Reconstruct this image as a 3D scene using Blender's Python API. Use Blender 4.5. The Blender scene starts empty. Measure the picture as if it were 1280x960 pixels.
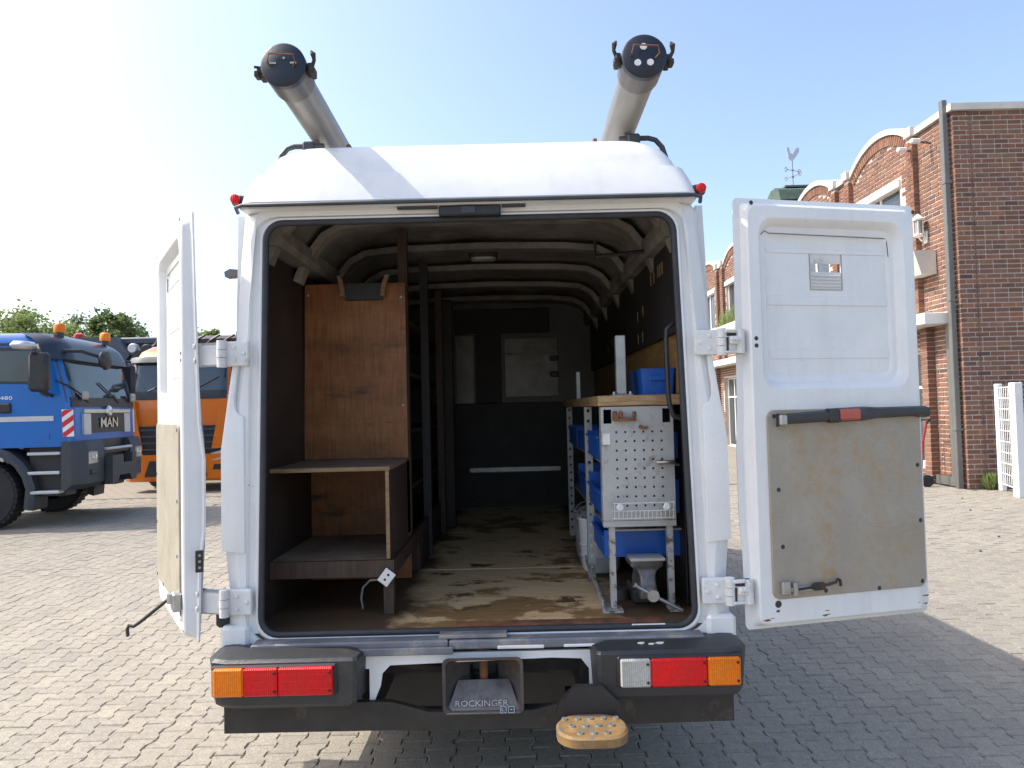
import bpy, bmesh, math, random
from mathutils import Vector, Matrix
random.seed(7)
R = math.radians
SC = bpy.context.scene
COL = SC.collection

# ---------------------------------------------------------------- camera, sky, sun, exposure
cam_d = bpy.data.cameras.new('camera'); cam = bpy.data.objects.new('camera', cam_d); COL.objects.link(cam)
cam_d.sensor_width = 36.0; cam_d.lens = 25.0; cam_d.clip_start = .05; cam_d.clip_end = 3000
cam.matrix_world = Matrix.Translation((0, 0, 1.75)) @ Matrix.Rotation(R(90 + 1.93), 4, 'X') @ Matrix.Rotation(R(-1.38), 4, 'Z')
SC.camera = cam
SUN = Vector((-.87, .10, 1.0)).normalized()
w = bpy.data.worlds.new('World'); SC.world = w; w.use_nodes = True
wn = w.node_tree
sky = wn.nodes.new('ShaderNodeTexSky'); sky.sky_type = 'NISHITA'; sky.sun_disc = False
sky.sun_elevation = math.asin(SUN.z); sky.sun_rotation = math.atan2(SUN.x, SUN.y)
sky.air_density = 1.0; sky.dust_density = 3.2; sky.ozone_density = 1.0; sky.altitude = 50
wn.links.new(sky.outputs[0], wn.nodes['Background'].inputs[0])
wn.nodes['Background'].inputs[1].default_value = .15
sl = bpy.data.lights.new('sun', 'SUN'); sl.energy = 2.5; sl.angle = R(.5); sl.color = (1, .95, .86)
so = bpy.data.objects.new('sun', sl); COL.objects.link(so)
so.rotation_euler = SUN.to_track_quat('Z', 'Y').to_euler()
SC.view_settings.view_transform = 'Standard'; SC.view_settings.look = 'None'
SC.view_settings.exposure = 1.12; SC.view_settings.gamma = 1
SC.cycles.use_denoising = True
SC.cycles.max_bounces = 8; SC.cycles.diffuse_bounces = 5

# ---------------------------------------------------------------- materials
def nodes(name):
    m = bpy.data.materials.new(name); m.use_nodes = True
    nt = m.node_tree; b = nt.nodes['Principled BSDF']
    return m, nt, b
def N(nt, kind, **kw):
    n = nt.nodes.new(kind)
    for k, v in kw.items():
        if k.startswith('i_'):
            key = k[2:].replace('_', ' ')
            n.inputs[int(key) if key.isdigit() else key].default_value = v
        else: setattr(n, k, v)
    return n
def ramp(nt, stops):
    n = nt.nodes.new('ShaderNodeValToRGB')
    while len(n.color_ramp.elements) < len(stops): n.color_ramp.elements.new(.5)
    for e, (p, c) in zip(n.color_ramp.elements, stops):
        e.position = p; e.color = (c[0], c[1], c[2], 1) if len(c) == 3 else c
    return n
def mixc(nt, fac, a, b):
    n = nt.nodes.new('ShaderNodeMix'); n.data_type = 'RGBA'
    for s, v in ((0, fac), (6, a), (7, b)):
        if hasattr(v, 'links'): nt.links.new(v, n.inputs[s])
        elif s == 0: n.inputs[0].default_value = v
        else: n.inputs[s].default_value = (*v, 1)
    return n.outputs[2]
def coords(nt, scale=(1, 1, 1)):
    t = nt.nodes.new('ShaderNodeTexCoord'); mp = nt.nodes.new('ShaderNodeMapping')
    mp.inputs['Scale'].default_value = scale
    nt.links.new(t.outputs['Object'], mp.inputs[0]); return mp.outputs[0]
def noise(nt, vec, scale, detail=5, rough=.6):
    n = N(nt, 'ShaderNodeTexNoise', i_Scale=scale, i_Detail=detail, i_Roughness=rough)
    nt.links.new(vec, n.inputs['Vector']); return n.outputs[0]
def bump(nt, b, h, strength=.3, dist=.01):
    n = N(nt, 'ShaderNodeBump', i_Strength=strength, i_Distance=dist)
    nt.links.new(h, n.inputs['Height']); nt.links.new(n.outputs[0], b.inputs['Normal'])
def step(nt, v, lo, hi):
    n = N(nt, 'ShaderNodeMapRange'); n.inputs[1].default_value = lo; n.inputs[2].default_value = hi
    nt.links.new(v, n.inputs[0]); return n.outputs[0]
def mat(name, c, rough=.5, metal=0, amt=.12, scale=6, bmp=0, coat=0, dirt=None, dlo=.55, dhi=.75, dscale=3, spec=.5, stretch=(1, 1, 1)):
    m, nt, b = nodes(name)
    v = coords(nt, stretch)
    f = noise(nt, v, scale)
    r = ramp(nt, [(.3, [x * (1 - amt) for x in c]), (.7, [min(1, x * (1 + amt)) for x in c])])
    nt.links.new(f, r.inputs[0]); out = r.outputs[0]
    if dirt:
        d = step(nt, noise(nt, v, dscale, 8, .7), dlo, dhi)
        out = mixc(nt, d, out, dirt)
    nt.links.new(out, b.inputs['Base Color'])
    b.inputs['Roughness'].default_value = rough; b.inputs['Metallic'].default_value = metal
    b.inputs['Coat Weight'].default_value = coat; b.inputs['Specular IOR Level'].default_value = spec
    if bmp: bump(nt, b, noise(nt, v, scale * 6), bmp, .004)
    return m
def glassy(name, c, rough=.06):
    m, nt, b = nodes(name)
    v = coords(nt); f = noise(nt, v, 1.3, 2)
    r = ramp(nt, [(.35, [x * .75 for x in c]), (.65, [x * 1.25 for x in c])]); nt.links.new(f, r.inputs[0])
    nt.links.new(r.outputs[0], b.inputs['Base Color'])
    b.inputs['Roughness'].default_value = rough; b.inputs['Specular IOR Level'].default_value = .8 if rough < .1 else .35
    if rough > .15:
        wv = N(nt, 'ShaderNodeTexWave', i_Scale=38.0); wv.bands_direction = 'X'; nt.links.new(v, wv.inputs[0])
        ck = N(nt, 'ShaderNodeTexVoronoi', i_Scale=55.0); nt.links.new(v, ck.inputs['Vector'])
        k = N(nt, 'ShaderNodeMapRange'); k.inputs[3].default_value = .84; k.inputs[4].default_value = 1.08; nt.links.new(wv.outputs[1], k.inputs[0])
        k3 = N(nt, 'ShaderNodeMapRange'); k3.inputs[2].default_value = .6; k3.inputs[3].default_value = 1.15; k3.inputs[4].default_value = .97; nt.links.new(ck.outputs[0], k3.inputs[0])
        mm = N(nt, 'ShaderNodeMath', operation='MULTIPLY'); nt.links.new(k.outputs[0], mm.inputs[0]); nt.links.new(k3.outputs[0], mm.inputs[1])
        mu = N(nt, 'ShaderNodeVectorMath', operation='SCALE'); nt.links.new(r.outputs[0], mu.inputs[0]); nt.links.new(mm.outputs[0], mu.inputs['Scale']); nt.links.new(mu.outputs[0], b.inputs['Base Color'])
        bump(nt, b, wv.outputs[1], .4, .002)
    return m
def pieces(name, stops, rough, nscale, bmp, dirt=None, dscale=.6, grain=0):
    """a colour of its own for every piece: per mesh island plus per object"""
    m, nt, b = nodes(name)
    g = nt.nodes.new('ShaderNodeNewGeometry'); oi = nt.nodes.new('ShaderNodeObjectInfo')
    a = N(nt, 'ShaderNodeMath', operation='ADD'); nt.links.new(g.outputs['Random Per Island'], a.inputs[0]); nt.links.new(oi.outputs['Random'], a.inputs[1])
    fr = N(nt, 'ShaderNodeMath', operation='FRACT'); nt.links.new(a.outputs[0], fr.inputs[0])
    r = ramp(nt, stops); nt.links.new(fr.outputs[0], r.inputs[0])
    v = g.outputs['Position']
    n1 = noise(nt, v, nscale, 6, .7)
    k = N(nt, 'ShaderNodeMapRange'); k.inputs[1].default_value = .25; k.inputs[2].default_value = .75
    k.inputs[3].default_value = .78; k.inputs[4].default_value = 1.22; nt.links.new(n1, k.inputs[0])
    mul = N(nt, 'ShaderNodeVectorMath', operation='SCALE'); nt.links.new(r.outputs[0], mul.inputs[0]); nt.links.new(k.outputs[0], mul.inputs['Scale'])
    out = mul.outputs[0]
    if dirt:
        d = step(nt, noise(nt, v, dscale, 7, .65), .52, .78)
        dm = N(nt, 'ShaderNodeMath', operation='MULTIPLY', i_1=.65); nt.links.new(d, dm.inputs[0])
        out = mixc(nt, dm.outputs[0], out, dirt)
    if grain:
        k2 = N(nt, 'ShaderNodeMapRange'); k2.inputs[1].default_value = .3; k2.inputs[2].default_value = .7
        k2.inputs[3].default_value = 1 - grain; k2.inputs[4].default_value = 1 + grain; nt.links.new(noise(nt, v, 120, 4, .8), k2.inputs[0])
        m2_ = N(nt, 'ShaderNodeVectorMath', operation='SCALE'); nt.links.new(out, m2_.inputs[0]); nt.links.new(k2.outputs[0], m2_.inputs['Scale']); out = m2_.outputs[0]
        blob = step(nt, noise(nt, v, 3.2, 3, .5), .70, .76)
        bm2 = N(nt, 'ShaderNodeMath', operation='MULTIPLY', i_1=.45); nt.links.new(blob, bm2.inputs[0]); out = mixc(nt, bm2.outputs[0], out, (.09, .08, .07))
    nt.links.new(out, b.inputs['Base Color']); b.inputs['Roughness'].default_value = rough
    b.inputs['Specular IOR Level'].default_value = .25
    bump(nt, b, noise(nt, v, nscale * 2.5, 4), bmp, .004)
    return m
def plank_wood(name, base, dark, stain, stretch, rough=.6, slo=.5, shi=.7, sscale=2.2, patch=None, plo=.5, phi=.58):
    m, nt, b = nodes(name)
    v = coords(nt, stretch)
    gr = noise(nt, v, 9, 8, .65)
    r = ramp(nt, [(.3, dark), (.62, base)]); nt.links.new(gr, r.inputs[0]); out = r.outputs[0]
    v2 = coords(nt, (1, 1, 1))
    if patch:
        pv = noise(nt, coords(nt, (1, 1.0, 1)), 2.1, 9, .62)
        out = mixc(nt, step(nt, pv, plo, phi), out, patch)
    s = step(nt, noise(nt, v2, sscale, 8, .68), slo, shi)
    out = mixc(nt, s, out, stain)
    nt.links.new(out, b.inputs['Base Color']); b.inputs['Roughness'].default_value = rough
    b.inputs['Specular IOR Level'].default_value = .3
    bump(nt, b, gr, .25, .003)
    return m

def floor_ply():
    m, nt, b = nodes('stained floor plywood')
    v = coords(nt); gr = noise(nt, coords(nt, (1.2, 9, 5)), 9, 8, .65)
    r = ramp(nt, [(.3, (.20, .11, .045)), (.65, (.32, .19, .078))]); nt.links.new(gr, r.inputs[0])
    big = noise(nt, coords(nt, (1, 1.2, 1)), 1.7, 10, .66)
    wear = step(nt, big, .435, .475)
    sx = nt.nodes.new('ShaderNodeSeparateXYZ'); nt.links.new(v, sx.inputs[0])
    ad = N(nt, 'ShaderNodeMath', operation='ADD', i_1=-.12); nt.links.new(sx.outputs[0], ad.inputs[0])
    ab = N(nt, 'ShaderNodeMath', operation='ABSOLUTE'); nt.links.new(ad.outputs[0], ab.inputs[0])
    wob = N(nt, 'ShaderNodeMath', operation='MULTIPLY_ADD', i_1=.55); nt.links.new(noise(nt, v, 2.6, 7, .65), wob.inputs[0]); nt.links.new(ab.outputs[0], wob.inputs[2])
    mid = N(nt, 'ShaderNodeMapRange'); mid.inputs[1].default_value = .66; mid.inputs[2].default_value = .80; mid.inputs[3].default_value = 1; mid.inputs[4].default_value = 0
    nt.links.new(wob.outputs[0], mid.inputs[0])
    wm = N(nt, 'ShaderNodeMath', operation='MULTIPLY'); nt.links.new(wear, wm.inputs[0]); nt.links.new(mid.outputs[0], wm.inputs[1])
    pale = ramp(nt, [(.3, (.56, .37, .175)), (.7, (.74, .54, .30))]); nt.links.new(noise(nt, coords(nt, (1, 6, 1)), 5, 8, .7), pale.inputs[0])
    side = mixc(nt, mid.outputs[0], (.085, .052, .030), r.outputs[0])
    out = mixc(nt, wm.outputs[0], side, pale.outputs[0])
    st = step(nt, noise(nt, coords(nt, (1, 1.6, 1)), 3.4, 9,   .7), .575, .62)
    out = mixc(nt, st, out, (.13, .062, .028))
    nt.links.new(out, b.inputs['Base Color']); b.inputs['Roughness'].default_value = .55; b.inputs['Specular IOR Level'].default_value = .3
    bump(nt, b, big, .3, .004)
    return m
def hardboard(name, base, stain):
    m, nt, b = nodes(name)
    v = coords(nt); f = noise(nt, v, 4, 8, .7)
    r = ramp(nt, [(.3, [x * .86 for x in base]), (.7, [x * 1.12 for x in base])]); nt.links.new(f, r.inputs[0])
    g = noise(nt, v, 220, 2, .6); k = N(nt, 'ShaderNodeMapRange'); k.inputs[3].default_value = .86; k.inputs[4].default_value = 1.14; nt.links.new(g, k.inputs[0])
    mu = N(nt, 'ShaderNodeVectorMath', operation='SCALE'); nt.links.new(r.outputs[0], mu.inputs[0]); nt.links.new(k.outputs[0], mu.inputs['Scale'])
    a = step(nt, noise(nt, v, 3.6, 10, .74), .47, .60); t = nt.nodes.new('ShaderNodeTexCoord')
    n2 = noise(nt, v, 26, 6, .75); am = N(nt, 'ShaderNodeMath', operation='MULTIPLY'); nt.links.new(a, am.inputs[0]); nt.links.new(step(nt, n2, .35, .75), am.inputs[1])
    out = mixc(nt, am.outputs[0], mu.outputs[0], stain)
    for ang, sc in ((.6, 9), (-.9, 7), (1.3, 11)):
        t = nt.nodes.new('ShaderNodeTexCoord'); mp = nt.nodes.new('ShaderNodeMapping'); mp.inputs['Rotation'].default_value = (0, ang, 0); mp.inputs['Scale'].default_value = (1, 1, 30)
        nt.links.new(t.outputs['Object'], mp.inputs[0]); q = step(nt, noise(nt, mp.outputs[0], sc, 2, .5), .735, .76)
        qm = N(nt, 'ShaderNodeMath', operation='MULTIPLY', i_1=.45); nt.links.new(q, qm.inputs[0]); out = mixc(nt, qm.outputs[0], out, [min(1, x * 1.6) for x in base])
    nt.links.new(out, b.inputs['Base Color']); b.inputs['Roughness'].default_value = .5; b.inputs['Specular IOR Level'].default_value = .3
    bump(nt, b, g, .1, .001)
    return m
def back_ply():
    m, nt, b = nodes('orange knotty plywood')
    v = coords(nt)
    gr = noise(nt, coords(nt, (14, 14, 1.1)), 5, 6, .6); band = noise(nt, coords(nt, (1.0, 1, 2.2)), 1.9, 9, .72)
    r = ramp(nt, [(.32, (.16, .058, .020)), (.5, (.26, .100, .033)), (.72, (.34, .150, .055))]); nt.links.new(band, r.inputs[0])
    g2 = ramp(nt, [(.35, (.72, .72, .72)), (.65, (1.1, 1.1, 1.1))]); nt.links.new(gr, g2.inputs[0])
    mu = N(nt, 'ShaderNodeVectorMath', operation='MULTIPLY'); nt.links.new(r.outputs[0], mu.inputs[0]); nt.links.new(g2.outputs[0], mu.inputs[1])
    d1 = step(nt, noise(nt, coords(nt, (1.0, 1, 3.5)), 2.6, 9, .72), .57, .70); out = mixc(nt, d1, mu.outputs[0], (.035, .020, .013))
    sc_ = step(nt, noise(nt, coords(nt, (3, 1, 26)), 4, 6, .75), .66, .72); lm = N(nt, 'ShaderNodeMath', operation='MULTIPLY', i_1=.55); nt.links.new(sc_, lm.inputs[0])
    out = mixc(nt, lm.outputs[0], out, (.06, .032, .018))
    sp_ = step(nt, noise(nt, v, 60, 2, .5), .72, .76); out = mixc(nt, sp_, out, (.05, .03, .02))
    nt.links.new(out, b.inputs['Base Color']); b.inputs['Roughness'].default_value = .45; b.inputs['Specular IOR Level'].default_value = .35
    bump(nt, b, gr, .2, .002)
    return m
def van_paint():
    m, nt, b = nodes('white van paint')
    v = coords(nt)
    f = noise(nt, v, 3.5, 6, .65)
    r = ramp(nt, [(.3, (.70, .705, .71)), (.7, (.79, .79, .785))]); nt.links.new(f, r.inputs[0])
    s = noise(nt, coords(nt, (1, 1, .35)), 30, 4, .7)
    rust = N(nt, 'ShaderNodeMath', operation='MULTIPLY'); nt.links.new(step(nt, noise(nt, v, 55, 3, .6), .70, .74), rust.inputs[0])
    nt.links.new(step(nt, noise(nt, v, 5, 3, .5), .60, .66), rust.inputs[1])
    gm = step(nt, noise(nt, coords(nt, (7, 7, .8)), 2.2, 7, .7), .50, .78); gk = N(nt, 'ShaderNodeMath', operation='MULTIPLY', i_1=.26); nt.links.new(gm, gk.inputs[0])
    spk = step(nt, noise(nt, v, 95, 2, .5), .735, .76); spm = N(nt, 'ShaderNodeMath', operation='MULTIPLY', i_1=.5); nt.links.new(spk, spm.inputs[0])
    out = mixc(nt, gk.outputs[0], r.outputs[0], (.50, .48, .44)); out = mixc(nt, spm.outputs[0], out, (.25, .22, .19))
    out = mixc(nt, rust.outputs[0], out, (.13, .06, .035))
    nt.links.new(out, b.inputs['Base Color'])
    rr_ = step(nt, f, .2, .9); q = N(nt, 'ShaderNodeMapRange'); q.inputs[3].default_value = .25; q.inputs[4].default_value = .5
    nt.links.new(rr_, q.inputs[0]); nt.links.new(q.outputs[0], b.inputs['Roughness'])
    b.inputs['Coat Weight'].default_value = .25; b.inputs['Coat Roughness'].default_value = .15
    bump(nt, b, noise(nt, v, 5, 2), .12, .01)
    return m
M = dict(
    paint=van_paint(),
    paint_in=mat('primer white dirty', (.265, .245, .215), .7, 0, .25, 4, .1, dirt=(.075, .058, .045), dlo=.42, dhi=.75),
    gutter=mat('gutter rubber', (.045, .05, .06), .5, 0, .2, 9),
    rubber=mat('seal rubber', (.028, .03, .036), .55, 0, .25, 12, .2),
    blackp=mat('grey black plastic', (.033, .034, .037), .48, 0, .12, 8, .35, dirt=(.07, .067, .063), dlo=.56, dhi=.8, dscale=4),
    black=mat('black paint', (.022, .022, .024), .45, 0, .2, 8, .1),
    skirt=mat('dirty black steel', (.028, .024, .021), .6, 0, .3, 10, .2, dirt=(.10, .075, .055), dlo=.58, dhi=.8, dscale=9),
    under=mat('underbody', (.035, .030, .027), .75, 0, .4, 8, .3, dirt=(.12, .07, .04), dlo=.52, dhi=.75),
    panel_grey=mat('pale grey partition panel', (.30, .285, .27), .35, 0, .3, 2.5, .05, dirt=(.16, .15, .14), dlo=.48, dhi=.7),
    sill=mat('worn grey step strip', (.155, .165, .185), .55, .1, .22, 7, .3, dirt=(.34, .31, .27), dlo=.53, dhi=.72, dscale=7),
    rust=mat('rust', (.20, .085, .04), .8, .1, .5, 14, .5, dirt=(.07, .04, .03)),
    steel=mat('galvanised steel', (.42, .42, .41), .42, .75, .18, 9, .1, dirt=(.25, .22, .19), dlo=.55, dhi=.8),
    tube=mat('weathered plastic pipe', (.20, .192, .175), .38, .2, .14, 5, .08, dirt=(.14, .125, .105), dlo=.5, dhi=.85, stretch=(6, .5, 6)),
    cap=mat('navy blue pipe cap', (.010, .015, .030), .45, 0, .25, 11, .15, dirt=(.06, .055, .055), dlo=.6, dhi=.85),
    collar=mat('dark pipe collar', (.115, .108, .10), .4, .2, .14, 5, .08, dirt=(.07, .06, .05), dlo=.5, dhi=.85, stretch=(6, .5, 6)),
    whitep=mat('white plastic', (.78, .77, .74), .5, 0, .06, 5),
    dirtyw=mat('old white hinge paint', (.66, .66, .65), .5, 0, .12, 9, .2, dirt=(.34, .31, .27), dlo=.56, dhi=.76, dscale=12),
    greyp=mat('flaking grey paint steel', (.40, .40, .39), .5, .15, .1, 8, .1, dirt=(.20, .165, .13), dlo=.54, dhi=.70, dscale=13),
    legp=mat('speckled flaking leg paint', (.42, .41, .39), .55, .1, .2, 14, .2, dirt=(.12, .085, .06), dlo=.50, dhi=.60, dscale=28),
    blue=mat('blue bin plastic', (.012, .098, .42), .45, 0, .15, 6, .05, dirt=(.10, .14, .24), dlo=.6, dhi=.85, dscale=5),
    darkwall=mat('dark lining board', (.030, .026, .025), .6, 0, .3, 5, .1),
    brownwall=mat('dark brown lining', (.030, .019, .015), .6, 0, .35, 5, .1),
    browndk=mat('dark stained timber', (.055, .030, .02), .6, 0, .4, 7, .1, stretch=(6, 6, .6)),
    bulk=mat('grey bulkhead paint', (.13, .122, .115), .5, 0, .15, 3, .05, dirt=(.10, .09, .085)),
    beige=hardboard('grey brown hardboard', (.345, .31, .255), (.36, .225, .10)),
    board_l=hardboard('pale worn hardboard', (.36, .335, .27), (.25, .205, .13)),
    redp=mat('faded red plastic', (.42, .09, .065), .5, 0, .1, 9),
    red=glassy('red lens', (.60, .007, .010), .3), orange=glassy('orange lens', (.80, .19, .004), .3),
    clear=glassy('clear lens', (.36, .355, .33), .25),
    chrome=mat('chrome', (.62, .62, .63), .18, 1, .1, 8),
    ply=back_ply(),
    plyshelf=plank_wood('worn shelf plywood', (.26, .19, .125), (.15, .10, .066), (.075, .052, .038), (.8, 5, 5), .7, .45, .75, 3),
    plywall=plank_wood('yellow plywood', (.34, .20, .075), (.22, .12, .042), (.12, .07, .035), (1, 1, 5), .6, .58, .8),
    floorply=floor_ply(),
    bench=plank_wood('bench top timber', (.42, .28, .15), (.22, .125, .06), (.10, .06, .035), (1, 1, 9), .6, .58, .8),
    edge=plank_wood('pale plywood edge', (.30, .20, .105), (.18, .11, .06), (.12, .07, .04), (1, 1, 9), .7, .55, .8),
    concrete=mat('cement coping', (.60, .57, .51), .8, 0, .10, 2, .2, dirt=(.40, .37, .32), dlo=.55, dhi=.8),
    whiter=mat('white render', (.78, .75, .70), .7, 0, .05, 2, .1),
    mortar=mat('mortar', (.50, .45, .385), .9, 0, .12, 9, .3, dirt=(.40, .34, .29)),
    pipe=mat('grey zinc pipe', (.16, .155, .145), .45, .3, .12, 3, .05),
    copper=mat('green copper', (.065, .10, .075), .7, 0, .3, 5, .1),
    win=glassy('window glass', (.05, .06, .07), .04),
    tblue=mat('blue truck paint', (.003, .125, .45), .32, .0, .06, 1.5, 0, coat=.15),
    tnavy=mat('dark blue visor', (.013, .021, .040), .35, 0, .1, 3, coat=.1),
    torange=mat('orange truck paint', (.62, .155, .006), .32, 0, .05, 1.5, 0, coat=.4),
    tgrey=mat('dark grey truck plastic', (.040, .045, .055), .55, 0, .12, 5, .1),
    lens_dark=mat('lens screw', (.06, .01, .01), .5, 0, .1, 9),
    tyre=mat('tyre rubber', (.022, .022, .024), .8, 0, .25, 8, .4, dirt=(.07, .062, .05), dlo=.6, dhi=.85),
    rim=mat('silver rim', (.42, .42, .42), .4, .7, .12, 6),
    tglass=glassy('truck glass', (.030, .045, .055), .04),
    silver=mat('silver trim', (.52, .54, .56), .4, .4, .06, 5),
    crane=mat('dark grey crane', (.055, .072, .10), .5, .1, .2, 2, .1),
    twhite=mat('white print', (.80, .80, .80), .5, 0, .03, 5), tred=mat('red stripe', (.62, .02, .03), .5, 0, .05, 5),
    brick=pieces('brick', [(0, (.225, .118, .080)), (.22, (.185, .092, .068)), (.48, (.26, .138, .090)), (.70, (.150, .080, .064)), (.86, (.29, .132, .078)), (.95, (.11, .068, .060)), (1, (.21, .11, .08))], .85, 9, .3),
    paver=pieces('concrete paver', [(0, (.278, .250, .207)), (.4, (.296, .268, .222)), (.7, (.258, .233, .196)), (.9, (.315, .282, .230)), (1, (.245, .222, .19))], .9, 24, .55, dirt=(.19, .168, .145), grain=.42),
    ceil_lamp=mat('lamp cover', (.30, .29, .26), .3, 0, .05, 5),
)
def leaf(name, a, b_, c):
    m, nt, b = nodes(name)
    g = nt.nodes.new('ShaderNodeNewGeometry')
    r = ramp(nt, [(0, a), (.5, b_), (1, c)]); nt.links.new(g.outputs['Random Per Island'], r.inputs[0])
    nt.links.new(r.outputs[0], b.inputs['Base Color']); b.inputs['Roughness'].default_value = .6
    b.inputs['Subsurface Weight'].default_value = 0
    t = nt.nodes.new('ShaderNodeBsdfTranslucent'); nt.links.new(r.outputs[0], t.inputs[0])
    mx = N(nt, 'ShaderNodeMixShader', i_0=.42); nt.links.new(b.outputs[0], mx.inputs[1]); nt.links.new(t.outputs[0], mx.inputs[2])
    nt.links.new(mx.outputs[0], nt.nodes['Material Output'].inputs[0])
    return m
M['leaf_mid'] = leaf('mid green leaves', (.125, .18, .06), (.17, .23, .08), (.22, .28, .11))
M['leaf_light'] = leaf('light green leaves', (.16, .21, .06), (.20, .26, .08), (.26, .31, .12))
M['leaf_dark'] = leaf('dark green leaves', (.11, .165, .065), (.145, .205, .085), (.185, .245, .11))
M['bark'] = mat('bark', (.09, .065, .045), .9, 0, .3, 6, .4)

# ---------------------------------------------------------------- mesh helpers
class MB:
    def __init__(s): s.v = []; s.f = []
    def add(s, vs, fs, T=None):
        o = len(s.v)
        s.v += [tuple(T @ Vector(v)) if T else tuple(v) for v in vs]
        s.f += [tuple(i + o for i in f) for f in fs]; return s
    def box(s, x0, x1, y0, y1, z0, z1, T=None):
        return s.add([(x0, y0, z0), (x1, y0, z0), (x1, y1, z0), (x0, y1, z0), (x0, y0, z1), (x1, y0, z1), (x1, y1, z1), (x0, y1, z1)],
                     [(0, 3, 2, 1), (4, 5, 6, 7), (0, 1, 5, 4), (1, 2, 6, 5), (2, 3, 7, 6), (3, 0, 4, 7)], T)
    def rbox(s, x0, x1, y0, y1, z0, z1, r=.01, T=None):
        c = Vector(((x0 + x1) / 2, (y0 + y1) / 2, (z0 + z1) / 2)); h = Vector((abs(x1 - x0) / 2, abs(y1 - y0) / 2, abs(z1 - z0) / 2))
        r = min(r, h.x * .9, h.y * .9, h.z * .9); vs = []; idx = {}
        for sx in (-1, 1):
            for sy in (-1, 1):
                for sz in (-1, 1):
                    for a in range(3):
                        d = [h.x - r, h.y - r, h.z - r]; d[a] += r
                        idx[(sx, sy, sz, a)] = len(vs); vs.append((c.x + sx * d[0], c.y + sy * d[1], c.z + sz * d[2]))
        fs = []
        def q(ks):
            p = [Vector(vs[idx[k]]) for k in ks]; n = (p[1] - p[0]).cross(p[2] - p[0])
            ii = [idx[k] for k in ks]
            if n.dot(sum(p, Vector()) / len(p) - c) < 0: ii.reverse()
            fs.append(tuple(ii))
        for a in range(3):
            b1, b2 = [i for i in range(3) if i != a]
            for sg in (-1, 1):
                ks = []
                for u, v_ in ((-1, -1), (1, -1), (1, 1), (-1, 1)):
                    k = [0, 0, 0]; k[a] = sg; k[b1] = u; k[b2] = v_; ks.append((*k, a))
                q(ks)
            for u in (-1, 1):
                for v_ in (-1, 1):
                    k0 = [0, 0, 0]; k0[a] = -1; k0[b1] = u; k0[b2] = v_; k1 = list(k0); k1[a] = 1
                    q([(*k0, b1), (*k1, b1), (*k1, b2), (*k0, b2)])
        for sx in (-1, 1):
            for sy in (-1, 1):
                for sz in (-1, 1): q([(sx, sy, sz, 0), (sx, sy, sz, 1), (sx, sy, sz, 2)])
        return s.add(vs, fs, T)
    def tube(s, pts, r, n=8, caps=True, T=None):
        pts = [Vector(p) for p in pts]; vs = []; fs = []
        rs = r if isinstance(r, (list, tuple)) else [r] * len(pts)
        up = None
        for i, p in enumerate(pts):
            d = (pts[min(i + 1, len(pts) - 1)] - pts[max(i - 1, 0)]).normalized()
            if up is None: up = Vector((0, 0, 1)) if abs(d.z) < .9 else Vector((1, 0, 0))
            a = d.cross(up).normalized(); b = a.cross(d).normalized(); up = b
            for k in range(n):
                t = 2 * math.pi * k / n; vs.append(p + (a * math.cos(t) + b * math.sin(t)) * rs[i])
        for i in range(len(pts) - 1):
            for k in range(n):
                fs.append((i * n + k, (i + 1) * n + k, (i + 1) * n + (k + 1) % n, i * n + (k + 1) % n))
        if caps:
            fs.append(tuple(range(n))); fs.append(tuple(reversed(range((len(pts) - 1) * n, len(pts) * n))))
        return s.add(vs, fs, T)
    def loops(s, ls, cap0=False, cap1=False, close=False, T=None):
        n = len(ls[0]); vs = [p for l in ls for p in l]; fs = []
        L = len(ls)
        for i in range(L if close else L - 1):
            j = (i + 1) % L
            for k in range(n): fs.append((i * n + k, i * n + (k + 1) % n, j * n + (k + 1) % n, j * n + k))
        if cap0: fs.append(tuple(reversed(range(n))))
        if cap1: fs.append(tuple(range((L - 1) * n, L * n)))
        return s.add(vs, fs, T)
    def prism(s, poly, axis, a, b, T=None):
        """polygon given in the two other axes, extruded along axis from a to b"""
        def P(u, v, t): return {'x': (t, u, v), 'y': (u, t, v), 'z': (u, v, t)}[axis]
        n = len(poly); vs = [P(u, v, a) for u, v in poly] + [P(u, v, b) for u, v in poly]
        fs = [(k, (k + 1) % n, n + (k + 1) % n, n + k) for k in range(n)] + [tuple(reversed(range(n))), tuple(range(n, 2 * n))]
        return s.add(vs, fs, T)
    def lathe(s, prof, c, axis='y', n=24, T=None, caps=True):
        ls = []
        for t, r in prof:
            l = []
            for k in range(n):
                a = 2 * math.pi * k / n; u, v = r * math.cos(a), r * math.sin(a)
                l.append({'x': (c[0] + t, c[1] + u, c[2] + v), 'y': (c[0] + u, c[1] + t, c[2] + v), 'z': (c[0] + u, c[1] + v, c[2] + t)}[axis])
            ls.append(l)
        return s.loops(ls, caps, caps, T=T)
    def grid(s, fn, nu, nv, T=None):
        vs = [fn(i / nu, j / nv) for j in range(nv + 1) for i in range(nu + 1)]
        fs = [(j * (nu + 1) + i, j * (nu + 1) + i + 1, (j + 1) * (nu + 1) + i + 1, (j + 1) * (nu + 1) + i) for j in range(nv) for i in range(nu)]
        return s.add(vs, fs, T)
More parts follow.
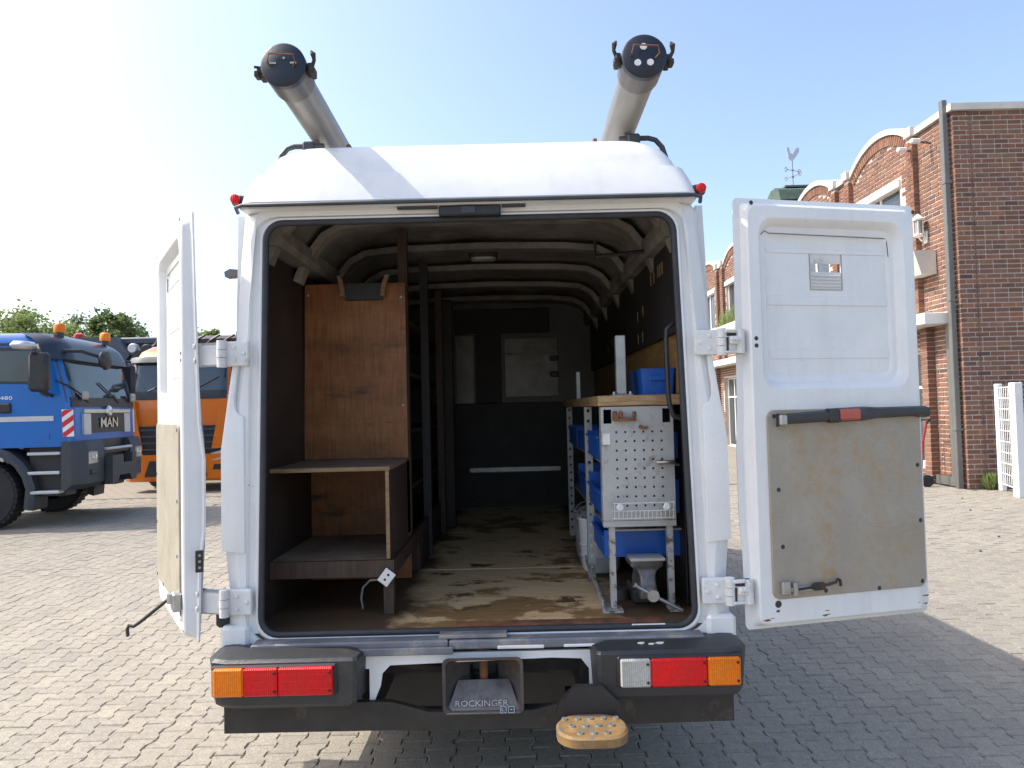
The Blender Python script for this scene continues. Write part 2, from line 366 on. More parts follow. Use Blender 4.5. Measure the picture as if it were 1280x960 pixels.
def mesh(name, mb, m, smooth=None, off=(0, 0, 0), fix=True, bevel=0):
    me = bpy.data.meshes.new(name)
    me.from_pydata([(v[0] - off[0], v[1] - off[1], v[2] - off[2]) for v in mb.v], [], mb.f)
    if fix:
        bm = bmesh.new(); bm.from_mesh(me); bmesh.ops.recalc_face_normals(bm, faces=bm.faces)
        if bevel: bmesh.ops.bevel(bm, geom=[e for e in bm.edges if len(e.link_faces) == 2 and e.calc_face_angle() > .5], offset=bevel, segments=2, affect='EDGES', profile=.6)
        bm.to_mesh(me); bm.free()
    me.materials.append(m if not isinstance(m, str) else M[m])
    if smooth is not None:
        me.shade_smooth(); me.set_sharp_from_angle(angle=R(smooth))
    me.update(); return me
def obj(name, mb, m, parent=None, smooth=None, off=None, kind=None, label=None, fix=True, bevel=0):
    if off is None: off = OFFS.get(parent.name, (0, 0, 0)) if parent else (0, 0, 0)
    o = bpy.data.objects.new(name, mesh(name, mb, m, smooth, off, fix, bevel)); COL.objects.link(o)
    if parent: o.parent = parent; OFFS[o.name] = off
    if kind: o['kind'] = kind
    if label: o['label'] = label
    return o
OFFS = {}
def thing(name, label, cat, loc=(0, 0, 0), rotz=0, group=None, off=(0, 0, 0)):
    """loc in the frame the parts are written in; off = where that frame sits in the world"""
    o = bpy.data.objects.new(name, None); COL.objects.link(o); o.empty_display_size = .1
    o.location = (loc[0] + off[0], loc[1] + off[1], loc[2] + off[2]); o.rotation_euler = (0, 0, rotz)
    o['label'] = label; o['category'] = cat
    if group: o['group'] = group
    OFFS[o.name] = tuple(loc); return o
def local_thing(name, label, cat, loc, rotz=0, group=None):
    o = thing(name, label, cat, loc, rotz, group); OFFS[o.name] = (0, 0, 0); return o
def share(name, me, parent, loc=(0, 0, 0), rot=(0, 0, 0)):
    o = bpy.data.objects.new(name, me); COL.objects.link(o); o.parent = parent; o.location = loc; o.rotation_euler = rot
    return o
def text(name, body, size, T, m, parent, extrude=.004, align='CENTER', sx=1.0, offs=0.0):
    cu = bpy.data.curves.new(name, 'FONT'); cu.body = body; cu.size = size; cu.extrude = extrude
    cu.align_x = align; cu.align_y = 'CENTER'; cu.offset = offs; cu.resolution_u = 2
    t = bpy.data.objects.new('tmp', cu); COL.objects.link(t)
    dg = bpy.context.evaluated_depsgraph_get(); me = bpy.data.meshes.new_from_object(t.evaluated_get(dg))
    bpy.data.objects.remove(t)
    me.transform(T @ Matrix.Diagonal((sx, 1, 1, 1))); me.materials.clear(); me.materials.append(M[m])
    o = bpy.data.objects.new(name, me); COL.objects.link(o); o.parent = parent; return o
def rr(x0, x1, y0, y1, r, nc=4, ns=1):
    pts = []
    cs = [(x1 - r, y0 + r, -90), (x1 - r, y1 - r, 0), (x0 + r, y1 - r, 90), (x0 + r, y0 + r, 180)]
    for i, (cx, cy, a0) in enumerate(cs):
        for k in range(nc + 1):
            a = R(a0 + 90 * k / nc); pts.append((cx + r * math.cos(a), cy + r * math.sin(a)))
        nx, ny, na = cs[(i + 1) % 4]
        e = pts[-1]; b = (nx + r * math.cos(R(na)), ny + r * math.sin(R(na)))
        for k in range(1, ns): pts.append((e[0] + (b[0] - e[0]) * k / ns, e[1] + (b[1] - e[1]) * k / ns))
    return pts
def lerp(tab, t):
    if t <= tab[0][0]: return tab[0][1]
    for (a, u), (b, v) in zip(tab, tab[1:]):
        if t <= b: return u + (v - u) * (t - a) / (b - a)
    return tab[-1][1]
def Rz(a, loc=(0, 0, 0)): return Matrix.Translation(loc) @ Matrix.Rotation(a, 4, 'Z')

# ================================================================ GROUND
def ground_material():
    m, nt, b = nodes('jointing sand and distant paving')
    g = nt.nodes.new('ShaderNodeNewGeometry'); v = g.outputs['Position']
    n1 = noise(nt, v, .5, 8, .65)
    r = ramp(nt, [(.3, (.25, .225, .188)), (.7, (.30, .27, .225))]); nt.links.new(n1, r.inputs[0])
    br = N(nt, 'ShaderNodeTexBrick', i_Scale=1.0); br.inputs['Brick Width'].default_value = .3; br.inputs['Row Height'].default_value = .2
    br.inputs['Mortar Size'].default_value = .012
    nt.links.new(v, br.inputs['Vector'])
    sx = nt.nodes.new('ShaderNodeSeparateXYZ'); nt.links.new(v, sx.inputs[0])
    out = mixc(nt, br.outputs['Fac'], r.outputs[0], (.17, .15, .115))
    nt.links.new(out, b.inputs['Base Color']); b.inputs['Roughness'].default_value = .95
    b.inputs['Specular IOR Level'].default_value = .15
    return m
g_ = MB(); g_.grid(lambda u, v: (-900 + 1800 * u, -300 + 1900 * v, -.014), 12, 12)
ground = obj('ground', g_, ground_material(), kind='structure', fix=False)
sand = mat('joint sand', (.10, .085, .065), .95, 0, .3, 14, .4)
s_ = MB(); s_.grid(lambda u, v: (-11 + 23 * u, 2.0 + 13.5 * v, -.0085), 4, 4)
obj('joint_sand', s_, sand, ground, off=(0, 0, 0), fix=False)
PW, PL, PP, GAP = .159, .196, .137, .0042          # wide end, length, column pitch
def paver_outline(sh=0.0):
    a, bq = PW / 2 - GAP / 2 - sh, PW / 2 - .022 - GAP / 2 - sh
    L = PL / 2 - .0022 - sh
    half = [(a, -L), (a, -L + .040), (bq, -.027), (bq, .027), (a, L - .040), (a, L)]
    return half + [(-x, y) for x, y in reversed(half)]
def paver_mb(mb, x, y, dz=0, tx=0, ty=0, small=False):
    o = paver_outline(); i = paver_outline(.005)
    fn = lambda p, z: (x + p[0], y + p[1], z + dz + tx * p[0] + ty * p[1])
    if small: mb.loops([[fn(p, -.02) for p in o], [fn(p, 0) for p in paver_outline(.002)]], cap1=True)
    else: mb.loops([[fn(p, -.03) for p in o], [fn(p, -.005) for p in o], [fn(p, 0) for p in i]], cap1=True)
rng = random.Random(3)
spots = []
for c in range(-86, 88):
    for k in range(11, 80):
        x = c * PP; y = k * PL + (PL / 2 if c % 2 else 0)
        if not (2.25 < y < 15.2): continue
        if abs(x + .2) > y * .80 + .9 or x > 8.55 and y > 13.4: continue
        spots.append((x, y))
def vis(s):
    x, y = s
    if abs(x) > y * .715 or y < 3.45: return 9e9
    if -1.0 < x < .8 and y > 4.6: return 9e9
    return y
spots.sort(key=vis)
var = []
for k in range(8):
    mb = MB(); paver_mb(mb, 0, 0, 0, rng.uniform(-.018, .018), rng.uniform(-.012, .012)); var.append(mesh('paver', mb, 'paver'))
for s in spots[:300]: share('paver', rng.choice(var), ground, (s[0] + rng.uniform(-.001, .001), s[1], rng.uniform(-.0025, .0015)))
mb = MB()
for s in spots[300:]: paver_mb(mb, s[0], s[1], rng.uniform(-.0025, .0015), rng.uniform(-.018, .018), rng.uniform(-.012, .012), s[1] > 8)
obj('paving', mb, 'paver', ground, kind='stuff', off=(0, 0, 0))

# ================================================================ BRICK BUILDING
FX = 8.65; S0, S1 = 13.6, 34.0; PT = 7.293            # front face plane (looks to -X), its ends along Y, parapet top
bld = local_thing('brick_building', 'red brick two storey building with arched gables and cement coping', 'building', (FX, S0, 0))
OFFS[bld.name] = (FX, S0, 0)
ARC = [(15.05 + 3.6 * k, 17.65 + 3.6 * k) for k in range(5)]
def arc_rise(s):
    for a, b in ARC:
        if a <= s <= b:
            h = (b - a) / 2; rad = (h * h + .46 ** 2) / (2 * .46); u = s - (a + b) / 2
            return math.sqrt(rad * rad - u * u) - (rad - .46)
    return 0
ss = sorted(set([S0, S1] + [a + (b - a) * k / 14 for a, b in ARC for k in range(15)]))
# mortar wall behind the bricks: front skin with real openings is made of strips
mb = MB()
poly = [(s, PT + arc_rise(s)) for s in ss]
def wall_strip(s0, s1, z0, z1): mb.box(FX + .012, FX + .35, max(s0, S0 + .012), s1, z0, z1)
OPEN = []                                              # openings (s0, s1, z0, z1)
for a, b in ARC: OPEN.append((a + .5, b - .12, 4.9, 6.58))
for k in range(5): OPEN.append(((15.75 if k else 14.92) + 3.6 * k, 18.2 + 3.6 * k, .35 if k % 2 == 0 else .02, 2.75))
cuts = sorted(set([S0, S1] + [v for o in OPEN for v in o[:2]]))
for s0, s1 in zip(cuts, cuts[1:]):
    sm = (s0 + s1) / 2; segs = [(o[2], o[3]) for o in OPEN if o[0] <= sm <= o[1]]; segs.sort(); z = 0
    for a, b in segs:
        wall_strip(s0, s1, z, a); z = b
    wall_strip(s0, s1, z, PT - .02)
for s0, s1 in zip(ss, ss[1:]):
    h0, h1 = arc_rise(s0), arc_rise(s1)
    if h0 + h1 > .01: mb.prism([(s0, PT - .03), (s1, PT - .03), (s1, PT + h1 - .01), (s0, PT + h0 - .01)], 'x', FX + .012, FX + .35)
mb.box(FX + .33, FX + 9, S0 + .012, S0 + .35, 0, PT)
mb.box(FX + .33, FX + 9, S1 - .35, S1, 0, PT); mb.box(FX + 8.7, FX + 9, S0 + .35, S1 - .35, 0, PT)
obj('wall', mb, 'mortar', bld)
mb = MB(); mb.box(FX + .3, FX + 8.8, S0 + .3, S1 - .3, 6.6, 6.8); obj('flat_roof', mb, 'pipe', bld)
mb = MB(); mb.box(FX + 1.2, FX + 1.3, S0 + .4, S1 - .4, 0, 6.5); obj('inner_wall', mb, 'bulk', bld)
# bricks, one by one
BW, BH, PX_, PZ_ = .250, .0755, .268, .0935; HB_ = .116
bricks = []                                            # (centre, along 'y' or 'x', length, vis key)
r2 = random.Random(5)
nrow = int((PT + .6) / PZ_)
for row in range(nrow):
    z = row * PZ_ + .008; o = (row % 2) * PX_ / 2
    k = 0; s = S0 + .0
    while s < S1:
        L = BW if not (k == 0 and row % 2) else HB_
        if r2.random() < .12 and k: L = HB_
        c = s + L / 2; k += 1; s += L + .018
        if s > S1: break
        if z + BH > PT + arc_rise(c) - (.26 if arc_rise(c) > .05 else 0): continue
        if any(q[0] - .12 < c < q[1] + .12 and q[2] - .04 < z + .035 < q[3] + .02 for q in OPEN): continue
        bricks.append(((FX, c, z + BH / 2), 'y', L))
    k = 0; s = FX + .004
    while s < FX + 4.6:
        L = BW if not (k == 0 and row % 2 == 0) else HB_
        if r2.random() < .10 and k: L = HB_
        c = s + L / 2; k += 1; s += L + .018
        if z + BH > PT: continue
        bricks.append(((c, S0, z + BH / 2), 'x', L))
def bkey(b):
    (x, y, z), ax, L = b
    px = 640 + x / y * 889; py = 510 - (z - 1.75) / y * 889
    if px > 1290 or py < 100: return 9e9
    if ax == 'y' and px < 1147 and 250 < py: return 9e9
    return y * y / (1 if ax == 'x' else abs(x / y))
bricks.sort(key=bkey)
def brick_mb(mb, ax, L, c=(0, 0, 0), d=.02, dx=0):
    l = L / 2; h = BH / 2
    if ax == 'y':
        f = [(-dx, -l + .004, -h + .004), (-dx, l - .004, -h + .004), (-dx, l - .004, h - .004), (-dx, -l + .004, h - .004)]
        bk = [(d, -l, -h), (d, l, -h), (d, l, h), (d, -l, h)]
    else:
        f = [(-l + .004, -dx, -h + .004), (l - .004, -dx, -h + .004), (l - .004, -dx, h - .004), (-l + .004, -dx, h - .004)]
        bk = [(-l, d, -h), (l, d, -h), (l, d, h), (-l, d, h)]
    P = lambda p: (p[0] + c[0], p[1] + c[1], p[2] + c[2])
    mb.loops([[P(p) for p in bk], [P(p) for p in f]], cap1=True)
bm_ = {}
for ax in 'xy':
    for L in (BW, HB_):
        mb = MB(); brick_mb(mb, ax, L); bm_[(ax, L)] = mesh('brick', mb, 'brick')
for c, ax, L in bricks[:300]:
    d = r2.uniform(-.003, .003)
    p = (c[0] + (d if ax == 'y' else 0) - FX, c[1] + (d if ax == 'x' else 0) - S0, c[2]); share('brick', bm_[(ax, L)], bld, p)
mb = MB()
for c, ax, L in bricks[300:]:
    brick_mb(mb, ax, L, c, dx=r2.uniform(-.003, .003))
# soldier course round each arch
for a, b in ARC:
    n = 30
    for k in range(n):
        s = a + (b - a) * (k + .5) / n; h = arc_rise(s)
        ang = math.atan2(arc_rise(s + .02) - arc_rise(s - .02), .04) if a + .03 < s < b - .03 else 0
        T = Matrix.Translation((FX, s, PT + h - .13)) @ Matrix.Rotation(ang, 4, 'X')
        mb.box(-.03, .02, -.036, .036, -.115, .115, T)
# pilasters beside every arch, brick by brick
for a, b in ARC:
    for sc in (a - .12, b + .12):
        for row in range(37, int(7.25 / PZ_)):
            z = row * PZ_
            if row % 2: mb.box(FX - .11, FX + .01, sc - .12, sc + .12, z, z + BH)
            else: mb.box(FX - .11, FX + .01, sc - .12, sc - .008, z, z + BH); mb.box(FX - .11, FX + .01, sc + .008, sc + .12, z, z + BH)
# ground floor piers between the openings
for k in range(6):
    s = 15.2 + 3.6 * k if k else 14.62
    for row in range(0, 34):
        z = row * PZ_; mb.box(FX - .16, FX + .01, s - .12 + (.01 if row % 2 else 0), s + .12, z, z + BH)
obj('brickwork', mb, 'brick', bld, kind='stuff')
for a, b in ARC:
    for sc in (a - .12, b + .12): obj('pilaster', MB().box(FX - .095, FX + .012, sc - .108, sc + .108, 3.4, 7.25), 'mortar', bld)
for k in range(6):
    s = 15.2 + 3.6 * k if k else 14.62
    obj('pier', MB().box(FX - .148, FX + .012, s - .105, s + .105, 0, 3.16), 'mortar', bld)
# coping: straight pieces and arched pieces, butted
def coping_piece(s0, s1):
    mb = MB(); n = max(1, int((s1 - s0) / .17)) if arc_rise((s0 + s1) / 2) > 0 else 1
    ls = []
    for k in range(n + 1):
        s = s0 + (s1 - s0) * k / n; z = PT + arc_rise(s)
        ls.append([(FX - .07, s, z), (FX - .07, s, z + .13), (FX + .40, s, z + .14), (FX + .40, s, z)])
    mb.loops(ls, True, True); obj('coping', mb, 'concrete', bld)
e = S0 + .42
for a, b in ARC:
    coping_piece(e, a - .26); coping_piece(a, b); e = b + .26
    for sc in (a - .13, b + .13):
        m2 = MB(); m2.rbox(FX - .16, FX + .40, sc - .127, sc + .127, PT - .02, PT + .19, .01); obj('coping_block', m2, 'concrete', bld)
coping_piece(e, S1)
for x0 in (FX - .07, FX + 1.55, FX + 3.15, FX + 4.75):
    m2 = MB(); m2.box(x0, x0 + 1.594 if x0 > FX else FX + 1.544, S0 - .07, S0 + .415, PT, PT + .13); obj('coping', m2, 'concrete', bld)
# upper windows with shutter boxes
for a, b in ARC:
    s0, s1 = a + .5, b - .12
    m2 = MB(); fw = .07
    m2.box(FX + .10, FX + .17, s0, s0 + fw, 4.9, 6.41); m2.box(FX + .10, FX + .17, s1 - fw, s1, 4.9, 6.41)
    m2.box(FX + .10, FX + .17, s0 + fw, s1 - fw, 4.9, 4.97); m2.box(FX + .10, FX + .17, (s0 + s1) / 2 - .04, (s0 + s1) / 2 + .04, 4.97, 6.41)
    wf = obj('window', m2, 'whiter', bld)
    m2 = MB(); m2.box(FX + .125, FX + .135, s0 + fw, s1 - fw, 4.97, 6.41); obj('pane', m2, 'win', wf)
    m2 = MB(); m2.rbox(FX - .05, FX + .2, s0 - .05, s1 + .05, 6.41, 6.58, .01); obj('shutter_box', m2, 'whiter', wf)
for k in range(5):
    s0, s1, z0, z1 = OPEN[5 + k]
    m2 = MB(); fw = .06; x0, x1 = FX + .16, FX + .22
    m2.box(x0, x1, s0, s0 + fw, z0, z1); m2.box(x0, x1, s1 - fw, s1, z0, z1)
    m2.box(x0, x1, s0 + fw, s1 - fw, z0, z0 + fw); m2.box(x0, x1, s0 + fw, s1 - fw, z1 - fw, z1)
    for q in (1, 2): m2.box(x0, x1, s0 + (s1 - s0) * q / 3 - .03, s0 + (s1 - s0) * q / 3 + .03, z0 + fw, z1 - fw)
    m2.box(x0 + .005, x1 - .005, s0 + fw, s1 - fw, 1.95, 2.01)
    wf = obj('window', m2, 'whiter', bld)
    m2 = MB(); m2.box(FX + .185, FX + .195, s0 + fw, s1 - fw, z0 + fw, z1 - fw); obj('pane', m2, 'win', wf)
# canopy slab and brick lintel below it
m2 = MB(); m2.rbox(FX - .55, FX - .002, S0 + .28, S1 - .2, 3.2, 3.42, .01); obj('canopy', m2, 'whiter', bld)
# dark metal frame standing in front of the recess next to the pier
m2 = MB(); m2.box(FX - .10, FX - .03, 13.86, 14.48, .02, .20); m2.box(FX - .10, FX - .03, 13.86, 13.96, .20, 3.19)
obj('metal_frame', m2, 'pipe', bld)
# planters
def planter(s0, s1, label, plants):
    t = local_thing('planter_box', label, 'planter', (FX, (s0 + s1) / 2, 4.26), 0, 'planter boxes below the arched windows'); OFFS[t.name] = (FX, (s0 + s1) / 2, 4.26)
    mb = MB(); ls = []
    ls.append([(FX - .012, s0, 4.26), (FX - .012, s1, 4.26), (FX - .30, s1 - .03, 4.26), (FX - .30, s0 + .03, 4.26)])
    ls.append([(FX - .012, s0, 4.74), (FX - .012, s1, 4.74), (FX - .46, s1, 4.74), (FX - .46, s0, 4.74)])
    ls.append([(FX - .05, s0 + .05, 4.74), (FX - .05, s1 - .05, 4.74), (FX - .42, s1 - .05, 4.74), (FX - .42, s0 + .05, 4.74)])
    ls.append([(FX - .05, s0 + .05, 4.66), (FX - .05, s1 - .05, 4.66), (FX - .42, s1 - .05, 4.66), (FX - .42, s0 + .05, 4.66)])
    mb.loops(ls, True, True); obj('trough', mb, 'concrete' if not plants else 'whiter', t)
    if plants:
        q = MB(); rp = random.Random(int(s0 * 10))
        for k in range(420):
            y = rp.uniform(s0 + .1, s1 - .1); x = FX - rp.uniform(.08, .40); z = 4.66
            h = rp.uniform(.2, .75); dx, dy = rp.uniform(-.2, .2), rp.uniform(-.2, .2); wv = rp.uniform(.015, .035)
            q.add([(x, y - wv, z), (x, y + wv, z), (x + dx, y + dy + wv, z + h), (x + dx, y + dy - wv, z + h)], [(0, 1, 2, 3)])
        obj('plants', q, 'leaf_light', t, fix=False)
planter(14.3, 17.9, 'cream planter box on the brick wall nearest the corner, half behind the right van door', False)
planter(ARC[1][0] - .5, ARC[1][1] + .3, 'cream planter box mostly hidden behind the right van door', False)
planter(ARC[3][0] - 2.6, ARC[3][1] + .2, 'white planter box with green plants seen in gap beside right van pillar', True)
# wall lantern
t = local_thing('wall_lantern', 'white lantern on the sunlit brick wall above the planter', 'lamp', (FX, 14.62, 5.2)); OFFS[t.name] = (FX, 14.62, 5.2)
mb = MB(); mb.lathe([(-.05, .03), (-.02, .10), (0, .11), (.02, .09)], (FX - .16, 14.62, 5.12), 'z', 8); mb.lathe([(0, .12), (.03, .13), (.10, .06), (.14, .02)], (FX - .16, 14.62, 5.42), 'z', 8)
for k in range(6):
    a = k * math.pi / 3; mb.box(-.008, .008, -.008, .008, 5.13, 5.43, Matrix.Translation((FX - .16 + .095 * math.cos(a), 14.62 + .095 * math.sin(a), 0)))
obj('frame', mb, 'whitep', t)
mb = MB(); mb.lathe([(0, .075), (.29, .085)], (FX - .16, 14.62, 5.13), 'z', 8); obj('glass', mb, 'clear', t)
mb = MB(); mb.tube([(FX + .0, 14.62, 5.05), (FX - .10, 14.62, 5.0), (FX - .16, 14.62, 5.08)], .018); mb.rbox(FX - .03, FX + .005, 14.56, 14.68, 4.95, 5.2, .008); obj('bracket', mb, 'whitep', t)
# two security cameras under the coping
for (s, lab) in ((14.35, 'white floodlight arm under the coping, nearer the drainpipe'), (14.85, 'small white security camera under the coping beside the pilaster')):
    t = local_thing('security_camera', lab, 'camera', (FX, s, 6.95), 0, 'fittings under the coping'); OFFS[t.name] = (FX, s, 6.95)
    mb = MB(); mb.tube([(FX + .01, s, 6.95), (FX - .22, s, 6.98)], .025); obj('arm', mb, 'pipe', t)
    mb = MB(); mb.rbox(FX - .40, FX - .20, s - .05, s + .05, 6.95, 7.04, .02); obj('housing', mb, 'whitep', t)
# drainpipe
t = local_thing('drainpipe', 'dark grey drainpipe running down the corner of brick building', 'pipe', (FX - .1, S0 + .12, 0)); OFFS[t.name] = (FX - .1, S0 + .12, 0)
mb = MB(); mb.rbox(FX - .155, FX - .045, S0 + .07, S0 + .18, 0, 7.55, .012); obj('pipe', mb, 'pipe', t)
for z in (1.1, 3.6, 5.9):
    mb = MB(); mb.rbox(FX - .165, FX + .0, S0 + .06, S0 + .19, z, z + .05, .006); obj('pipe_clamp', mb, 'pipe', t)
# roof cupola and weathervane
t = local_thing('roof_cupola', 'small green copper roof on brick base behind the parapet', 'cupola', (10.05, 25, 6.8)); OFFS[t.name] = (9.5, 25, 6.8)
mb = MB(); mb.box(9.0, 10.05, 24.5, 25.5, 6.8, 8.72); obj('base', mb, 'pipe', t)
mb = MB(); mb.prism([(24.3, 8.72), (25.7, 8.72), (25.55, 9.10), (25.2, 9.26), (24.8, 9.26), (24.45, 9.10)], 'x', 8.86, 10.1); obj('roof', mb, 'copper', t)
mb = MB(); mb.box(9.2, 10.5, 24.7, 25.3, 9.27, 9.33); obj('ridge_cap', mb, 'pipe', t)
t = local_thing('weathervane', 'grey cockerel weathervane with scrolled arms on green copper roof', 'weathervane', (10.15, 25, 9.31)); OFFS[t.name] = (9.6, 25, 9.55)
mb = MB(); mb.tube([(9.6, 25, 9.55), (9.6, 25, 10.55)], .014, 6); mb.lathe([(-.05, .01), (0, .05), (.05, .01)], (9.6, 25, 9.95), 'z', 8); mb.lathe([(-.04, .01), (0, .04), (.04, .01)], (9.6, 25, 10.2), 'z', 8)
obj('rod', mb, 'pipe', t)
for k in range(4):
    a = R(25 + 90 * k); mb = MB(); d = Vector((math.cos(a), math.sin(a), 0)); c = Vector((9.6, 25, 9.97 if k % 2 else 10.18))
    mb.tube([c, c + d * .30], .010, 6)
    cc = c + d * .32
    mb.tube([cc + d * .06 * math.cos(q) + Vector((0, 0, .07 * math.sin(q))) for q in [i * math.pi / 5 for i in range(10)]], .012, 5)
    obj('arm', mb, 'pipe', t)
mb = MB(); mb.prism([(9.45, 10.75), (9.40, 10.98), (9.44, 11.02), (9.50, 10.99), (9.53, 10.82), (9.62, 10.76), (9.70, 10.92), (9.80, 11.0), (9.86, 10.98), (9.84, 10.82), (9.74, 10.68), (9.66, 10.58), (9.60, 10.52), (9.52, 10.56), (9.46, 10.64)], 'y', 24.985, 25.015); obj('cockerel', mb, 'silver', t)
# white mesh gate
t = local_thing('mesh_gate', 'white metal mesh gate standing open beside the brick wall', 'gate', (8.75, 12.4, 0)); OFFS[t.name] = (8.75, 12.4, 0)
A, B = Vector((8.70, 12.3, 0)), Vector((9.05, 13.25, 0)); d = (B - A).normalized()
for p, r in ((A, .075), (B, .05)):
    mb = MB(); mb.rbox(p.x - r, p.x + r, p.y - r, p.y + r, 0, 1.98, .01); obj('post', mb, 'whitep', t)
mb = MB()
for k in range(1, 9):
    p = A + (B - A) * k / 9; mb.tube([p + Vector((0, 0, .12)), p + Vector((0, 0, 1.92))], .006, 5)
obj('mesh_rod', mb, 'whitep', t)
for k in range(10):
    z = .13 + k * 1.78 / 9; mb = MB(); mb.tube([A + Vector((0, 0, z)), B + Vector((0, 0, z))], .010, 5); obj('crossbar', mb, 'whitep', t)
# hand truck beside the pier
t = local_thing('hand_truck', 'red and black hand truck leaning at brick pier behind right van door', 'hand truck', (8.12, 14.25, 0)); OFFS[t.name] = (8.3, 15.0, 0)
mb = MB()
for y in (14.85, 15.15): mb.tube([(8.2, y, .05), (8.28, y, .9), (8.36, y, 1.25)], .022, 6)
for z in (.3, .6, .9): mb.tube([(8.22, 14.85, z), (8.22, 15.15, z)], .016, 6)
mb.box(7.98, 8.22, 14.82, 15.18, .03, .05); obj('frame', mb, mat('dark red paint', (.26, .015, .02), .5), t)
mb = MB(); mb.tube([(8.36, 14.85, 1.25), (8.42, 14.85, 1.32), (8.42, 15.15, 1.32), (8.36, 15.15, 1.25)], .028, 6); obj('handle', mb, 'black', t)
for y in (14.8, 15.2):
    mb = MB(); mb.lathe([(-.03, .07), (-.025, .12), (.025, .12), (.03, .07)], (8.3, y, .12), 'y', 14); obj('wheel', mb, 'tyre', t)
# weeds
def weed(x, y, n, h, label, group='weeds in the paving'):
    t = MB(); rw = random.Random(int(x * 100 + y * 7))
    for k in range(n):
        a = rw.uniform(0, 6.28); r = rw.uniform(0, h * .5); ht = rw.uniform(.3, 1) * h; ww = .012 + h * .05
        bx, by = x + r * .4 * math.cos(a), y + r * .4 * math.sin(a)
        p = Vector((x + r * math.cos(a), y + r * math.sin(a), ht)); q = Vector((math.sin(a), -math.cos(a), 0)) * ww
        t.add([(bx, by, -.01), p - q + Vector((0, 0, -ht * .3)), p, p + q + Vector((0, 0, -ht * .3))], [(0, 1, 2, 3)])
    o = obj('weed', t, 'leaf_light', fix=False); o['label'] = label; o['category'] = 'weed'; o['group'] = group
weed(8.95, 13.42, 90, .34, 'leafy green weed growing at brick wall beside white gate')
for q, (x, y, lab) in enumerate(((7.7, 12.3, 'small grass tuft in the paving just left of white gate'), (5.25, 8.1, 'tiny green tuft between pavers right of the right van door'), (7.0, 11.0, 'small grass tuft in paving between drainpipe and van door'), (6.0, 8.9, 'low green tuft in the paving near the right photo edge'))):
    weed(x, y, 9, .03, lab)

# ================================================================ TREES
def tree(name, x, y, h, rx, leafm, label, seed, n=90, trunk=.35, z0=.25, size=.125):
    rt = random.Random(seed); t = local_thing(name, label, 'tree', (x, y, 0), 0, 'trees beyond the parked trucks')
    mb = MB(); mb.tube([(0, 0, 0), (.1, 0, h * .3), (0, .1, h * .6), (.1, 0, h * .9)], [trunk, trunk * .75, trunk * .45, .05], 8)
    for k in range(7):
        a = k * 2.4; z = h * (.3 + .07 * k); l = rx * .75
        mb.tube([(.05, 0, z), (l * .5 * math.cos(a), l * .5 * math.sin(a), z + h * .08), (l * math.cos(a), l * math.sin(a), z + h * .14)], [trunk * .4, trunk * .22, .03], 6)
    obj('trunk', mb, 'bark', t, 60)
    cr = MB()
    for c in range(n):
        while True:
            p = Vector((rt.uniform(-1, 1), rt.uniform(-1, 1), rt.uniform(-1, 1)))
            if .25 < p.length < 1: break
        cz = h * (1 + z0) / 2; c0 = Vector((p.x * rx, p.y * rx, cz + p.z * h * (1 - z0) / 2)); cr_ = rt.uniform(.35, .75) * rx * .36
        for k in range(150):
            d = Vector((rt.gauss(0, 1), rt.gauss(0, 1), rt.gauss(0, .8))) * cr_ * .55
            q = c0 + d; s = size * rt.uniform(.6, 1.3)
            u = Vector((rt.uniform(-1, 1), rt.uniform(-1, 1), rt.uniform(-.5, .5))).normalized() * s
            v = u.cross(Vector((rt.uniform(-1, 1), rt.uniform(-1, 1), rt.uniform(-1, 1)))).normalized() * s * .6
            cr.add([q - u, q + v, q + u, q - v], [(0, 1, 2, 3)])
    obj('crown', cr, leafm, t, fix=False)
tree('tree', -28.9, 42, 8.2, 3.6, 'leaf_light', 'light green broad tree at the far left edge behind the blue truck', 1)
tree('tree', -25.3, 41, 6.9, 2.2, 'leaf_light', 'low light green bush-like tree in front of the darker tree', 2, 60)
tree('tree', -25.6, 45, 8.8, 2.6, 'leaf_dark', 'darker green tall tree left of centre above the blue truck roof', 3, 90)
tree('tree', -24.2, 43, 8.2, 1.5, 'leaf_mid', 'mid green tree with steep right side above the blue truck', 4, 70)
tree('tree', -33.5, 50, 8.6, 3.2, 'leaf_dark', 'dark tree partly behind the light green tree at far left', 5, 70)
tree('tree', -30.5, 62, 8.4, 2.0, 'leaf_mid', 'distant small tree top showing left of the open left van door', 6, 45)
tree('tree', -28.0, 62, 8.2, 1.2, 'leaf_mid', 'narrow distant tree top just left of the open van door', 7, 40)
tree('tree', -22.0, 52, 8.2, 2.2, 'leaf_light', 'light green tree top in the gap between left door and van', 8, 60)

# ================================================================ TRUCKS (local: +x forward, y left, ground z=0)
def cab_section(prof, z):
    xf, hw, rad = (lerp([(p[0], p[i]) for p in prof], z) for i in (1, 2, 3)); return xf, hw, rad
def cab_loop(prof, z, xb, n=6):
    xf, hw, r = cab_section(prof, z)
    pts = [(xb, -hw)] + [(xf - r + r * math.cos(R(a)), -hw + r + r * math.sin(R(a))) for a in [-90 + 90 * k / n for k in range(n + 1)]]
    return pts + [(x, -y) for x, y in reversed(pts)]
def cab_front(prof, z, u, off):
    """u -1..1 runs round the front from the right corner (-y) to the left; |u|<.8 flat part"""
    xf, hw, r = cab_section(prof, z); fl = hw - r
    if abs(u) <= .8: return (xf + off, u / .8 * fl, z)
    a = (abs(u) - .8) / .2 * math.pi / 2; sg = 1 if u > 0 else -1
    return (xf - r + (r + off) * math.cos(a), sg * (fl + (r + off) * math.sin(a)), z)
